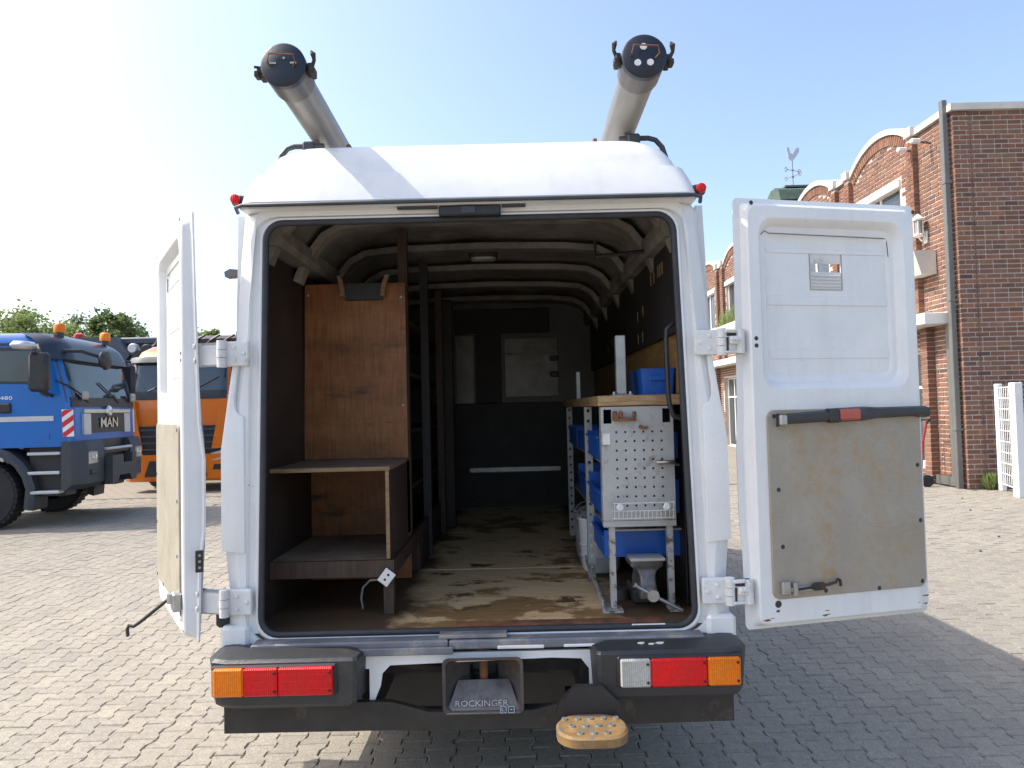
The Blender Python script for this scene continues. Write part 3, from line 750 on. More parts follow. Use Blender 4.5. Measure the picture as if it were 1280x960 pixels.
def front_patch(prof, u0, u1, z0, z1, off, nu=14, nz=4):
    mb = MB(); mb.grid(lambda a, b: cab_front(prof, z0 + (z1 - z0) * b, u0 + (u1 - u0) * a, off), nu, nz)
    n = len(mb.v); mb.grid(lambda a, b: cab_front(prof, z0 + (z1 - z0) * b, u0 + (u1 - u0) * a, -.01), nu, nz)
    W = nu + 1; H = nz + 1
    ring = [i for i in range(W)] + [j * W + nu for j in range(1, H)] + [nz * W + i for i in range(nu - 1, -1, -1)] + [j * W for j in range(nz - 1, 0, -1)]
    for a, b in zip(ring, ring[1:] + ring[:1]): mb.f.append((a, b, n + b, n + a))
    return mb
def side_patch(prof, sg, pts, off):
    mb = MB(); P = lambda x, z, o: (x, sg * (cab_section(prof, z)[1] + o), z); n = len(pts)
    mb.add([P(x, z, off) for x, z in pts] + [P(x, z, -.01) for x, z in pts], [tuple(range(n))] + [(k, (k + 1) % n, n + (k + 1) % n, n + k) for k in range(n)])
    return mb
def truck_wheel(t, x, y, r=.54, wd=.36):
    sg = 1 if y > 0 else -1
    mb = MB(); mb.lathe([(-wd / 2, r * .55), (-wd / 2, r * .92), (-wd * .4, r), (wd * .4, r), (wd / 2, r * .92), (wd / 2, r * .55)], (x, y, r), 'y', 40, caps=False)
    for k in range(36):
        a = 2 * math.pi * k / 36; T = Matrix.Translation((x, y, r)) @ Matrix.Rotation(a, 4, 'Y'); mb.box(-.022, .022, -wd * .47, wd * .47, r - .02, r + .012, T)
    wh = obj('wheel', mb, 'tyre', t)
    mb = MB(); mb.lathe([(0, r * .55), (sg * .02, r * .53), (sg * -.06, r * .46), (sg * -.08, r * .30), (sg * .02, r * .26), (sg * .05, r * .16), (sg * .05, .02)], (x, y + sg * wd / 2 * .9, r), 'y', 32); obj('rim', mb, 'rim', wh, 40)
    mb = MB()
    for k in range(12):
        a = 2 * math.pi * k / 12; mb.lathe([(-.02, .014), (.025, .014)], (x + r * .36 * math.cos(a), y + sg * (wd / 2 * .9 - .05), r + r * .36 * math.sin(a)), 'y', 6)
    obj('wheel_nuts', mb, 'rim', wh)
def beacon(t, x, y, z):
    mb = MB(); mb.lathe([(-.08, .06), (0, .06)], (x, y, z), 'z', 12); b = obj('beacon', mb, 'tgrey', t)
    mb = MB(); mb.lathe([(0, .085), (.03, .09), (.13, .085), (.16, .05)], (x, y, z), 'z', 14); obj('beacon_lens', mb, 'orange', b, 50)

# ---- blue truck
bt = local_thing('blue_truck', 'blue heavy truck with dark visor and orange beacons at the left edge', 'truck', (-7.25, 12.72, 0), R(6))
BP = [(1.3, 0, 1.22, .14), (2.05, -.02, 1.23, .16), (2.85, -.22, 1.21, .2), (3.04, -.32, 1.18, .22), (3.16, -.55, 1.08, .25)]
mb = MB(); ls = []
for z in (1.3, 1.42, 2.05, 2.45, 2.85, 3.04, 3.16): ls.append([(x, y, z) for x, y in cab_loop(BP, z, -2.3)])
mb.loops(ls, True, True); obj('cab', mb, 'tblue', bt, 35)
ws = obj('windscreen', front_patch(BP, -.93, .93, 2.02, 2.78, .008, 20, 4), 'tglass', bt, 40)
mb = MB()
for y0 in (-.55, .35):
    p = [cab_front(BP, 2.02 + .35 * k / 4, (y0 - .12 * k) / 1.05, .03) for k in range(5)]; mb.tube(p, .012, 5)
obj('wiper', mb, 'black', ws)
obj('wiper_panel', front_patch(BP, -.88, .88, 1.94, 2.10, .02, 18, 2), 'black', bt, 40)
vz = front_patch(BP, -1.0, 1.0, 2.72, 3.16, .10, 20, 5); obj('sun_visor', vz, 'tnavy', bt, 40)
gr = obj('grille', front_patch(BP, -.62, .62, 1.50, 1.86, .03, 12, 2), 'black', bt, 40)
obj('grille_trim', front_patch(BP, -.66, .66, 1.84, 1.90, .045, 12, 1), 'chrome', gr)
obj('grille_end', front_patch(BP, -.66, -.48, 1.48, 1.83, .036, 3, 1), 'silver', gr)
obj('grille_end', front_patch(BP, .48, .66, 1.48, 1.83, .036, 3, 1), 'silver', gr)
def front_text(prof, body, y, z, size, m, parent, off=.045, sx=1.2):
    xf = cab_section(prof, z)[0]
    T = Matrix.Translation((xf + off, y, z)) @ Matrix(((0, 0, 1, 0), (1, 0, 0, 0), (0, 1, 0, 0), (0, 0, 0, 1)))
    return text('lettering', body, size, T, m, parent, .008, sx=sx, offs=.004)
front_text(BP, 'MAN', 0, 1.66, .23, 'chrome', gr, sx=1.35)
mb = MB(); mb.lathe([(.03, .10), (.06, .08), (.065, .02)], (0, 0, 1.87), 'x', 16); obj('emblem', mb, 'chrome', gr)
bp_ = [(x, z) for x, z in ((.02, 1.0))] if False else None
mb = MB()
for sg in (-1, 1):
    m2 = MB(); ls = []
    for z, g in ((.60, .10), (.68, 0), (1.28, 0), (1.38, .05)):
        y0, y1 = sg * .52, sg * 1.245
        ls.append([(-.16, y1, z), (.0 - g, y1 - sg * .0, z), (.16 - g, y1 - sg * .20, z), (.18 - g, y0, z), (-.4, y0, z)])
    m2.loops(ls, True, True); bc = obj('bumper_corner', m2, 'tgrey', bt, 30)
    m2 = MB(); m2.rbox(.135, .185, sg * .74, sg * 1.03, .99, 1.20, .02); obj('headlight', m2, 'clear', bc)
    m2 = MB(); m2.lathe([(.19, .05), (.2, .02)], (0, sg * .82, 1.1), 'x', 14); m2.lathe([(.19, .04), (.2, .02)], (0, sg * .93, 1.1), 'x', 14); obj('bulb', m2, 'chrome', bc)
    m2 = MB(); m2.rbox(.14, .19, sg * .75, sg * .98, .82, .90, .01); obj('fog_lamp', m2, 'black', bc)
m2 = MB(); m2.box(-.45, .06, -.519, .519, .95, 1.38); m2.box(.06, .16, -.5, .5, 1.14, 1.20); obj('bumper_centre', m2, 'black', bt)
m2 = MB(); m2.prism([(-.48, .62), (-.30, .62), (-.20, .74), (.20, .74), (.30, .62), (.48, .62), (.48, 1.12), (.32, 1.12), (.30, .95), (-.05, .95), (-.05, 1.10), (-.48, 1.10)], 'x', .17, .30); obj('plough_plate', m2, 'tgrey', bt)
m2 = MB(); m2.tube([(.14, -.45, 1.22), (.22, -.45, 1.22), (.22, .45, 1.22), (.14, .45, 1.22)], .025, 8); obj('tow_bar', m2, 'silver', bt)
# sides
for sg in (-1, 1):
    door = side_patch(BP, sg, [(-.42, 2.16), (-.55, 2.34), (-.62, 2.36), (-1.42, 2.38), (-1.42, 2.86), (-.62, 2.86), (-.46, 2.78)], .008); obj('side_window', door, 'tglass', bt)
    obj('window_surround', side_patch(BP, sg, [(-.36, 2.10), (-.46, 2.14), (-.60, 2.32), (-1.48, 2.34), (-1.48, 2.92), (-.58, 2.92), (-.40, 2.82)], .004), 'black', bt)
    obj('trim_strip', side_patch(BP, sg, [(-.28, 1.72), (-2.2, 1.72), (-2.2, 1.80), (-.28, 1.80)], .012), 'silver', bt)
    obj('roof_rail', side_patch(BP, sg, [(-.40, 2.95), (-2.2, 2.95), (-2.2, 2.99), (-.40, 2.99)], .012), 'black', bt)
    for gx in (-.335, -1.62): obj('door_gap', side_patch(BP, sg, [(gx, 1.42), (gx - .012, 1.42), (gx - .012, 2.93), (gx, 2.93)], .003), 'black', bt)
    m2 = MB(); y = sg * 1.24; m2.rbox(-1.12, -.92, y - .04, y + .05, 1.86, 2.02, .02); obj('door_handle', m2, 'black', bt)
    # striped plate
    pl = MB(); y = sg * 1.225; pl.box(-.30 + .12, .0, y - .012, y + .012, 1.46, 1.90); T0 = None
    sp = front_patch(BP, sg * .985, sg * .865, 1.46, 1.90, .025, 3, 1); hz = obj('hazard_plate', sp, 'twhite', bt)
    m2 = MB()
    for k in range(3):
        z = 1.43 + .17 * k
        def pt(a, b, z=z):
            zz = min(1.898, max(1.462, z + .09 * b + .13 * a)); return cab_front(BP, zz, sg * (.985 - .12 * a), .029)
        m2.grid(pt, 4, 3)
    obj('stripe', m2, 'tred', hz)
    # fender and steps
    m2 = MB(); cx, cz = -1.38, .54; ls = []
    for k in range(13):
        a = R(-8 + 196 * k / 12) if k else R(-18); q = lambda r, yy: (cx + r * math.cos(a), yy, cz + r * math.sin(a))
        ls.append([q(.70, sg * .80), q(.82, sg * .80), q(.82, sg * 1.22), q(.76, sg * 1.27), q(.70, sg * 1.27)])
    m2.loops(ls, True, True); obj('fender', m2, 'tgrey', bt, 40)
    m2 = MB(); m2.box(-.72, -.17, sg * .75, sg * 1.08, .5, 1.36); obj('step_box', m2, 'black', bt)
    for z, d in ((.55, 0), (.86, .02), (1.17, .05)):
        m2 = MB(); m2.rbox(-.70, -.19, sg * 1.0, sg * (1.26 - d), z, z + .05, .01); obj('step', m2, 'silver', bt)
    m2 = MB(); m2.rbox(-.46, -.16, sg * 1.50, sg * 1.66, 2.18, 2.80, .05); mi = obj('mirror', m2, 'black', bt, 40)
    obj('mirror_arm', MB().tube([(-.55, sg * 1.2, 2.9), (-.40, sg * 1.45, 2.92), (-.30, sg * 1.58, 2.78)], .03, 8), 'black', mi); obj('mirror_arm', MB().tube([(-.3, sg * 1.2, 2.12), (-.32, sg * 1.55, 2.2)], .03, 8), 'black', mi)
m2 = MB(); m2.rbox(-.62, -.34, -1.86, -1.52, 2.84, 2.96, .05); obj('kerb_mirror', m2, 'silver', bt, 40)
m2 = MB(); m2.lathe([(-.07, .02), (-.05, .13), (0, .17), (.05, .15), (.08, .05)], (.32, -.80, 2.72), 'x', 18); fm = obj('front_mirror', m2, 'black', bt, 40)
m2 = MB(); m2.tube([(-.35, -1.16, 2.86), (.05, -1.05, 2.86), (.30, -.82, 2.76)], .03, 8); obj('mirror_arm', m2, 'black', fm)
m2 = MB(); m2.rbox(.02, .06, -.98, -.78, 2.06, 2.20, .02); obj('work_lamp', m2, 'clear', bt)
m2 = MB(); m2.rbox(.02, .07, .86, 1.05, 2.04, 2.20, .02); obj('work_lamp', m2, 'clear', bt)
beacon(bt, -.42, -.75, 3.20); beacon(bt, -.36, .75, 3.20)
for y in (-1.06, 1.06):
    truck_wheel(bt, -1.38, y, .54); truck_wheel(bt, -5.2, y, .54)
m2 = MB(); m2.box(-7.2, -.5, -.45, .45, .72, 1.0); m2.box(-5.3, -5.1, -.9, .9, .44, .64); m2.box(-1.5, -1.26, -.9, .9, .44, .64); obj('chassis', m2, 'black', bt)
m2 = MB(); m2.box(-7.3, -2.55, -1.24, 1.24, 1.3, 2.5); obj('tipper_body', m2, 'crane', bt)
T = Matrix.Translation((-1.20, -1.236, 2.10)) @ Matrix.Rotation(R(90), 4, 'X')
text('model_lettering', 'TGS 40.480', .085, T, 'twhite', bt, .004, sx=1.5)

# ---- orange truck
ot = local_thing('orange_truck', 'orange heavy truck with black grille facing the camera behind left van door', 'truck', (-7.80, 16.6, 0), R(-90))
OP = [(1.0, .02, 1.22, .16), (2.2, .0, 1.22, .18), (3.05, -.20, 1.19, .22), (3.3, -.38, 1.14, .25), (3.45, -.7, 1.05, .28)]
mb = MB(); mb.loops([[(x, y, z) for x, y in cab_loop(OP, z, -2.2)] for z in (1.0, 1.5, 2.2, 2.65, 3.05, 3.3, 3.45)], True, True); obj('cab', mb, 'torange', ot, 35)
ws = obj('windscreen', front_patch(OP, -.94, .94, 2.32, 3.03, .01, 20, 4), 'tglass', ot, 40)
mb = MB()
for y0 in (-.55, .25):
    p = [cab_front(OP, 2.34 + .32 * k / 4, y0 + .12 * k, .03) for k in range(5)]; mb.tube(p, .012, 5)
obj('wiper', mb, 'black', ws)
obj('wiper_panel', front_patch(OP, -.95, .95, 2.14, 2.34, .012, 18, 2), 'black', ot, 40)
obj('sun_visor', front_patch(OP, -.95, .95, 3.02, 3.16, .14, 18, 2), 'tgrey', ot, 40)
gr = obj('grille', front_patch(OP, -.74, .74, .86, 1.52, .03, 14, 3), 'black', ot, 40)
for k in range(4):
    z = .96 + .15 * k; obj('grille_bar', front_patch(OP, -.72, .72, z, z + .045, .055, 12, 1), 'tgrey', gr)
m2 = MB(); x = .08
m2.tube([(x, .20 * math.cos(a), 1.20 + .20 * math.sin(a)) for a in [k * math.pi / 12 for k in range(25)]], .022, 6)
for k in range(3):
    a = R(90 + 120 * k); m2.tube([(x, 0, 1.20), (x, .2 * math.cos(a), 1.2 + .2 * math.sin(a))], [.035, .012], 6)
m2.tube([(x, -.42, 1.22), (x, -.2, 1.22)], .03, 6); m2.tube([(x, .2, 1.22), (x, .42, 1.22)], .03, 6); obj('emblem', m2, 'chrome', gr)
mb = MB(); ls = []
for z, g in ((.24, .06), (.30, 0), (.62, 0), (.86, -.02)):
    ls.append([(-.6, -1.24, z), (-.02 - g, -1.24, z), (.12 - g, -1.08, z), (.15 - g, 0, z), (.12 - g, 1.08, z), (-.02 - g, 1.24, z), (-.6, 1.24, z)])
mb.loops(ls, True, True); bu = obj('bumper', mb, 'torange', ot, 30)
m2 = MB(); m2.prism([(-.72, .36), (.72, .36), (.60, .72), (-.60, .72)], 'x', .12, .165); obj('bumper_intake', m2, 'black', bu)
m2 = MB(); m2.rbox(.10, .22, -.16, .16, .40, .50, .02); obj('tow_coupling', m2, 'tgrey', bu)
for sg in (-1, 1):
    m2 = MB(); m2.prism([(sg * .74, .70), (sg * 1.10, .74), (sg * 1.12, .96), (sg * .80, .88)], 'x', .02, .135); obj('headlight', m2, 'clear', bu)
    m2 = MB(); m2.prism([(sg * .84, .50), (sg * 1.06, .50), (sg * 1.08, .62), (sg * .88, .62)], 'x', .02, .135); obj('fog_lamp', m2, 'black', bu)
    m2 = MB(); m2.prism([(sg * .80, .98), (sg * 1.16, 1.0), (sg * 1.20, 2.10), (sg * .98, 2.12), (sg * .92, 1.60)], 'x', -.06, .085); obj('wind_deflector', m2, 'torange', ot)
    obj('side_window', side_patch(OP, sg, [(-.45, 2.4), (-1.4, 2.5), (-1.4, 3.0), (-.5, 3.0)], .008), 'tglass', ot)
    m2 = MB(); m2.rbox(-.1, .16, sg * 1.38, sg * 1.60, 2.35, 2.95, .05); mi = obj('mirror', m2, 'black', ot, 40)
    m2 = MB(); m2.tube([(-.3, sg * 1.15, 3.05), (-.05, sg * 1.40, 3.06), (.02, sg * 1.5, 2.9)], .03, 8); obj('mirror_arm', m2, 'black', mi)
    truck_wheel(ot, -1.35, sg * 1.03); truck_wheel(ot, -5.0, sg * 1.03)
m2 = MB(); m2.tube([(-.2, 1.05, 3.12), (.25, 1.2, 3.05), (.35, 1.22, 2.92)], [.03, .05, .09], 8); obj('front_mirror', m2, 'tgrey', ot)
m2 = MB(); m2.box(-6.8, -.5, -.45, .45, .72, 1.0); obj('chassis', m2, 'black', ot)
m2 = MB(); m2.box(-7.2, -3.2, -1.24, 1.24, 1.2, 2.6); obj('flatbed', m2, 'crane', ot)
# loading crane folded behind the orange cab
cr = obj('loading_crane', MB().box(-2.75, -2.45, -.3, .3, 1.0, 3.5), 'crane', ot)
m2 = MB(); m2.rbox(-2.8, -2.4, -1.22, 1.22, 3.42, 3.85, .05); obj('crane_boom', m2, 'black', cr)
m2 = MB(); m2.lathe([(0, .10), (.06, .10), (.09, .05)], (-2.40, .82, 3.62), 'x', 14); m2.lathe([(0, .06), (.05, .06)], (-2.40, 1.15, 3.70), 'x', 10); obj('crane_lamp', m2, 'whitep', cr)
m2 = MB()
for k in range(5): m2.tube([(-2.36, -1.1 + .3 * k, 3.5), (-2.30, -1.0 + .4 * k, 3.75), (-2.40, -.8 + .4 * k, 3.9)], .03, 6)
obj('crane_hose', m2, 'black', cr)
m2 = MB(); m2.rbox(-2.7, -2.45, .4, .9, 3.86, 4.0, .03); obj('crane_valve', m2, 'crane', cr)
# ---- crane truck behind both
ct = local_thing('crane_truck', 'dark grey truck crane with long horizontal boom behind the two trucks', 'truck crane', (-9.2, 21.5, 0), R(180))
m2 = MB(); m2.rbox(-1.2, 6.5, -.25, .25, 3.92, 4.14, .04); obj('boom', m2, 'crane', ct)
m2 = MB(); m2.prism([(2.3, 3.3), (2.1, 3.6), (2.5, 4.13), (5.4, 4.16), (5.4, 3.3)], 'y', -.5, .5); obj('boom_head', m2, 'crane', ct, 40)
m2 = MB(); m2.box(-1.0, 6.8, -1.2, 1.2, .9, 1.5); m2.box(1.5, 3.0, -.8, .8, 1.5, 3.36); obj('carrier', m2, 'crane', ct)
for k, (x, y) in enumerate(((2.0, 3.78), (1.6, 3.75), (1.85, 3.55))):
    m2 = MB(); m2.lathe([(0, .05), (.02, .15), (.14, .16), (.2, .12)], (x, .35, y), 'y', 14); obj('work_lamp', m2, 'silver' if k == 0 else 'black', ct, 40)
m2 = MB(); m2.lathe([(0, .14), (.06, .15), (.16, .13), (.2, .05)], (3.9, 0, 4.13), 'z', 14); obj('beacon', m2, 'tred', ct, 40)
m2 = MB(); m2.tube([(1.15, .4, 4.3), (1.35, .4, 3.9), (1.7, .4, 3.6), (2.1, .4, 3.5)], .06, 6); obj('hose', m2, 'black', ct)
for x in (-.2, 2.2, 5.6):
    for y in (-1.03, 1.03): truck_wheel(ct, x, y)
# ---- street lamp seen beside the left pillar
t = local_thing('street_lamp', 'grey box headed street lamp showing beside the left van pillar', 'street lamp', (-6.6, 19.5, 0))
m2 = MB(); m2.tube([(0, 0, 0), (0, 0, 5.55)], [.09, .05], 10); obj('pole', m2, 'pipe', t)
m2 = MB(); m2.tube([(0, 0, 5.5), (-.5, 0, 5.62), (-.75, 0, 5.62)], .035, 8); obj('arm', m2, 'pipe', t)
m2 = MB(); m2.prism([(-1.18, 5.52), (-.72, 5.55), (-.70, 5.70), (-1.05, 5.74), (-1.2, 5.66)], 'y', -.17, .17); obj('lamp_head', m2, 'pipe', t)

# ================================================================ WHITE VAN (van frame: x across, y forward from the rear face, z up)
V = (-.165, 3.0, 0)
van = thing('white_van', 'white panel van with both rear doors open showing a fitted workshop interior', 'van', (0, 0, 0), off=V)
def hwo(z): return lerp([(.72, 1.062), (.87, 1.066), (.895, 1.048), (1.14, 1.045), (1.18, 1.070), (1.585, 1.066), (2.02, 1.012), (2.2, 1.0), (2.59, .962)], z)
def sidex(z): return 1.078 - .052 * max(0, z - 1.5)
# rear frame: stepped loops round the opening
def oploop(d, y, dz=None):
    dz = d if dz is None else dz
    pts = rr(-.893 - d, .893 + d, .825 - min(d, .03), min(2.562 + dz, 2.607), .075 + d * .6, 6, 10)
    return [(x * lerp([(.8, 1.02), (2.56, .972)], z), y, z) for x, z in pts]
def outloop(i, y, zt=2.607):
    pts = rr(-1, 1, .795, zt, .02, 6, 10)
    out = []
    for x, z in pts:
        out.append((x * (hwo(z) - i), y, z))
    return out
mb = MB()
LS = [oploop(0, .03), oploop(0, .0), oploop(.018, -.004), oploop(.03, .014, .012), oploop(.055, .014, .02), oploop(.062, -.002, .025), outloop(.060, -.004), outloop(.0, .035), [(max(-sidex(z), min(sidex(z), x * 1.05)), .14, z) for x, y, z in outloop(-.0, .0)]]
mb.loops(LS); obj('rear_frame', mb, 'paint', van, 28)
mb = MB(); p = oploop(-.001, .006); mb.tube(p + p[:2], .0145, 8, False); obj('door_seal', mb, 'rubber', van, 60)
# worn gap in the bottom seal, sill ledge, rear valance
mb = MB(); mb.rbox(-.925, -.12, -.075, .0, .775, .812, .006); mb.rbox(-.117, .925, -.075, .0, .772, .809, .006); mb.rbox(-.925, -.10, -.088, -.076, .758, .788, .004); mb.rbox(-.16, .12, -.06, .012, .812, .828, .003)
obj('sill_strip', mb, 'sill', van)
mb = MB(); mb.box(-.10, .78, .018, .11, .80, .8325); obj('sill_edge', mb, 'rust', van)
for a in ((.64, .78, -.01, .015, .834, .838), (.08, .27, -.079, -.072, .772, .786), (.35, .48, -.079, -.072, .774, .786)): obj('sill_sunlight', MB().rbox(*a, .003), 'paint', van)  # white strips painted in for sunlight catching the sill
val = [(-1.0, .757), (1.0, .757), (1.0, .70), (.50, .70), (.50, .585), (.452, .585), (.452, .68), (.42, .722), (.30, .728), (-.36, .712), (-.392, .68), (-.40, .63), (-.432, .555), (-.445, .555), (-.445, .70), (-1.0, .70)]
mb = MB(); mb.prism(val, 'y', -.06, -.045); obj('rear_valance', mb, 'paint', van)
# lower corner pieces of the pillars
for sg in (-1, 1):
    mb = MB(); mb.rbox(sg * .952, sg * 1.072, -.022, .12, .70, .872, .014); obj('pillar_foot', mb, 'paint', van, 30)
    mb = MB(); mb.prism([(sg * .966, 1.168), (sg * 1.066, 1.180), (sg * 1.064, 1.60), (sg * 1.012, 1.955), (sg * .988, 1.955), (sg * 1.004, 1.82), (sg * 1.003, 1.785), (sg * .995, 1.762), (sg * .980, 1.748), (sg * .964, 1.742)], 'y', -.013, .03); obj('pillar_bulge', mb, 'paint', van, 30, bevel=.008)
# side skins, front, roof cap
for sg in (-1, 1):
    mb = MB(); arch = []
    for cy in (1.75, 5.05):
        arch.append([(cy + .48 * math.cos(a), .42 + .48 * math.sin(a)) for a in [math.pi * k / 12 for k in range(13)]])
    pl = [(.10, .52), (.10, 2.62), (5.3, 2.62), (5.9, 1.75), (6.6, 1.45), (6.75, .55)] + [(y, z) for y, z in arch[1] if z > .52] + [(y, z) for y, z in arch[0] if z > .52]
    mb.loops([[(sg * sidex(z), y, z) for y, z in pl], [(sg * (sidex(z) - .03), y, z) for y, z in pl]], True, True); obj('body_side', mb, 'paint', van)
    mb = MB(); mb.lathe([(-.13, .25), (-.13, .38), (-.1, .42), (.1, .42), (.13, .38), (.13, .25)], (sg * .90, 1.75, .42), 'x', 28); wh = obj('wheel', mb, 'tyre', van); m2 = MB(); m2.lathe([(0, .26), (sg * .03, .2), (sg * .0, .05)], (sg * 1.02, 1.75, .42), 'x', 24); obj('rim', m2, 'rim', wh, 40)
    mb = MB(); mb.lathe([(-.13, .25), (-.13, .38), (-.1, .42), (.1, .42), (.13, .38), (.13, .25)], (sg * .92, 5.05, .42), 'x', 28); wh = obj('wheel', mb, 'tyre', van); m2 = MB(); m2.lathe([(0, .26), (sg * .03, .2), (sg * .0, .05)], (sg * 1.04, 5.05, .42), 'x', 24); obj('rim', m2, 'rim', wh, 40)
    obj('cab_window', MB().loops([[(sg * (sidex(z) + .004), y, z) for y, z in q] for q in ([(4.5, 1.75), (5.55, 1.75), (5.1, 2.35), (4.5, 2.35)],)] + [[(sg * (sidex(z) - .02), y, z) for y, z in [(4.5, 1.75), (5.55, 1.75), (5.1, 2.35), (4.5, 2.35)]]], True, True), 'win', van)
mb = MB(); mb.loops([[(-1.0, 5.28, 2.60), (1.0, 5.28, 2.60)], [(-1.05, 5.88, 1.75), (1.05, 5.88, 1.75)], [(-1.06, 6.58, 1.45), (1.06, 6.58, 1.45)], [(-1.07, 6.73, .55), (1.07, 6.73, .55)]]); obj('front_body', mb, 'paint', van)
mb = MB(); mb.loops([[(-.93, 5.37, 2.5), (.93, 5.37, 2.5)], [(-.98, 5.87, 1.79), (.98, 5.87, 1.79)]]); obj('windscreen', mb, 'win', van)
mb = MB()
secs = [(2.618, .958, -.062, .05), (2.632, .963, -.068, .06), (2.67, .960, -.055, .07), (2.72, .950, -.034, .09), (2.764, .936, -.012, .10), (2.772, .921, .020, .10), (2.83, .904, .045, .12), (2.885, .878, .075, .14), (2.925, .842, .12, .17), (2.953, .795, .19, .2), (2.973, .73, .29, .24), (2.987, .61, .46, .3), (2.993, .43, .75, .3)]
mb.loops([[(x, y, z - max(0, y) * .018) for x, y in rr(-h, h, yb, 5.35 - (z - 2.6) * 1.2, r, 6, 3)] for z, h, yb, r in secs], False, True); obj('roof', mb, 'paint', van, 32)
mb = MB(); mb.box(-.955, .955, -.055, .13, 2.606, 2.6175); obj('lintel', mb, 'paint', van)
mb = MB(); mb.tube([(-.984, .0, 2.608), (-.972, -.055, 2.614), (-.94, -.074, 2.617), (0, -.076, 2.617), (.94, -.074, 2.617), (.972, -.055, 2.614), (.984, .0, 2.608)], .0085, 8); obj('rain_gutter', mb, 'gutter', van, 60)
for sg in (-1, 1):
    mb = MB(); mb.tube([(sg * .93, .0, 2.650), (sg * .965, -.01, 2.655), (sg * .995, -.01, 2.657), (sg * 1.003, -.01, 2.657)], [.022, .024, .024, .016], 12); a = obj('marker_lamp', mb, 'black', van, 50)
    mb = MB(); mb.lathe([(-.044, .010), (-.040, .020), (-.012, .023)], (sg * .982, 0, 2.657), 'y', 14); obj('marker_lens', mb, 'red', a, 50)
mb = MB(); mb.rbox(-.125, .135, -.05, .01, 2.562, 2.604, .006); la = obj('door_latch', mb, 'black', van)
mb = MB(); mb.rbox(-.03, .03, -.056, -.05, 2.568, 2.60, .004); mb.box(-.30, -.13, -.05, -.02, 2.597, 2.602); mb.box(.14, .24, -.05, -.02, 2.597, 2.602); obj('striker', mb, 'gutter', la)
# bumper corners
def bumper(sg):
    xo, xi = sg * 1.078, sg * .445
    mb = MB(); ls = []
    for z, yb, g, xin in ((.588, -.146, .03, .475), (.604, -.158, .012, .46), (.770, -.168, 0, .452), (.782, -.158, .01, .457), (.797, -.10, .035, .50), (.800, -.06, .05, .53)):
        xx = sg * (1.082 - g); a = sg * xin
        ls.append([(a, -.03, z), (a + sg * .02, yb + .01, z), (a + sg * .035, yb, z), (xx - sg * .09, yb, z), (xx - sg * .03, yb + .02, z), (xx, yb + .075, z), (xx, .55, z), (xx - sg * .02, .57, z), (xx - sg * .05, .50, z), (xx - sg * .05, -.03, z)])
    if sg < 0: ls = [list(reversed(l)) for l in ls]
    mb.loops(ls, True, True); b = obj('bumper_corner', mb, 'blackp', van, 24)
    x0, x1 = (sg * .562, sg * 1.032); lo, hi = min(x0, x1), max(x0, x1)
    mb = MB(); mb.rbox(lo - .012, hi + .012, -.176, -.15, .640, .765, .008); obj('lamp_frame', mb, 'black', b)
    segs = ([(lo, lo + .118, 'orange'), (lo + .119, lo + .2545, 'red'), (lo + .255, hi, 'red')] if sg < 0 else [(lo, lo + .118, 'clear'), (lo + .12, lo + .34, 'red'), (lo + .342, hi, 'orange')])
    for a, c, m in segs:
        mb = MB(); mb.rbox(a, c, -.192, -.172, .648, .757, .006)
        for z in (.675, .703, .730): mb.rbox(a + .003, c - .003, -.1928, -.19, z, z + .0022, .0006)
        ln = obj('tail_lens', mb, m, b)
        if c - a > .12 or m == 'clear':
            for zz in (.667, .738): obj('lens_screw', MB().lathe([(-.003, .005), (.0, .006)], (c - .012, -.193, zz), 'y', 8), 'lens_dark', b)
bumper(-1); bumper(1)
for k, (x, y, wx, wy) in enumerate(((.66, -.110, .018, .008), (.70, -.118, .016, .006), (.735, -.112, .022, .009))):
    zt = .7945 + (-.10 - y) * -.25
    pl = [(x + wx * math.cos(q * .7) * (1 if q % 2 else .6), y + wy * math.sin(q * .7)) for q in range(9)]
    mb = MB(); mb.prism(pl, 'z', .790, .7990 + (y + .10) * .25); obj('paint_chip', mb, 'whitep', van)
# lower beam
bm = [(-1.03, .464), (-.34, .462), (-.30, .458), (.33, .456), (.60, .464), (1.03, .468), (1.03, .585), (.55, .60), (.46, .60), (.40, .57), (.22, .53), (-.20, .53), (-.30, .56), (-.36, .575), (-1.03, .58)]
mb = MB(); mb.prism(bm, 'y', -.085, -.055); mb.box(-1.03, 1.03, -.055, .02, .50, .512); obj('rear_beam', mb, 'skirt', van)
# chassis and underbody seen between the bumpers
mb = MB()
for sg in (-1, 1): mb.box(sg * .42, sg * .50, .05, 6.3, .50, .70)
mb.box(-1.0, 1.0, .3, 6.4, .72, .76); obj('chassis', mb, 'under', van)
mb = MB(); mb.box(-.42, .42, .10, .13, .62, .745); cm = obj('cross_member', mb, 'under', van)
for k in range(6):
    x = -.36 + k * .145; mb = MB(); mb.lathe([(0, .03), (.004, .026)], (x, .095, .685), 'y', 12); obj('hole_ring', mb, 'black', cm)
mb = MB(); mb.tube([(-.75, .5, .60), (-.5, .3, .62), (.3, .25, .60)], .045, 10); mb.tube([(-.42, .02, .70), (-.2, .05, .66), (.0, .07, .64)], .012, 6); obj('exhaust', mb, 'under', van)
mb = MB(); mb.box(-.9, .9, 1.62, 1.88, .36, .50); mb.box(-.5, .5, .8, 1.3, .42, .7); obj('rear_axle', mb, 'under', van)
mb = MB(); mb.rbox(-.95, .95, .34, 1.2, .30, .715, .04); mb.rbox(-.7, .7, 1.9, 4.6, .36, .70, .05); obj('underfloor_blocker', mb, 'black', van)  # dark boxes added to keep lit paving from showing under the van
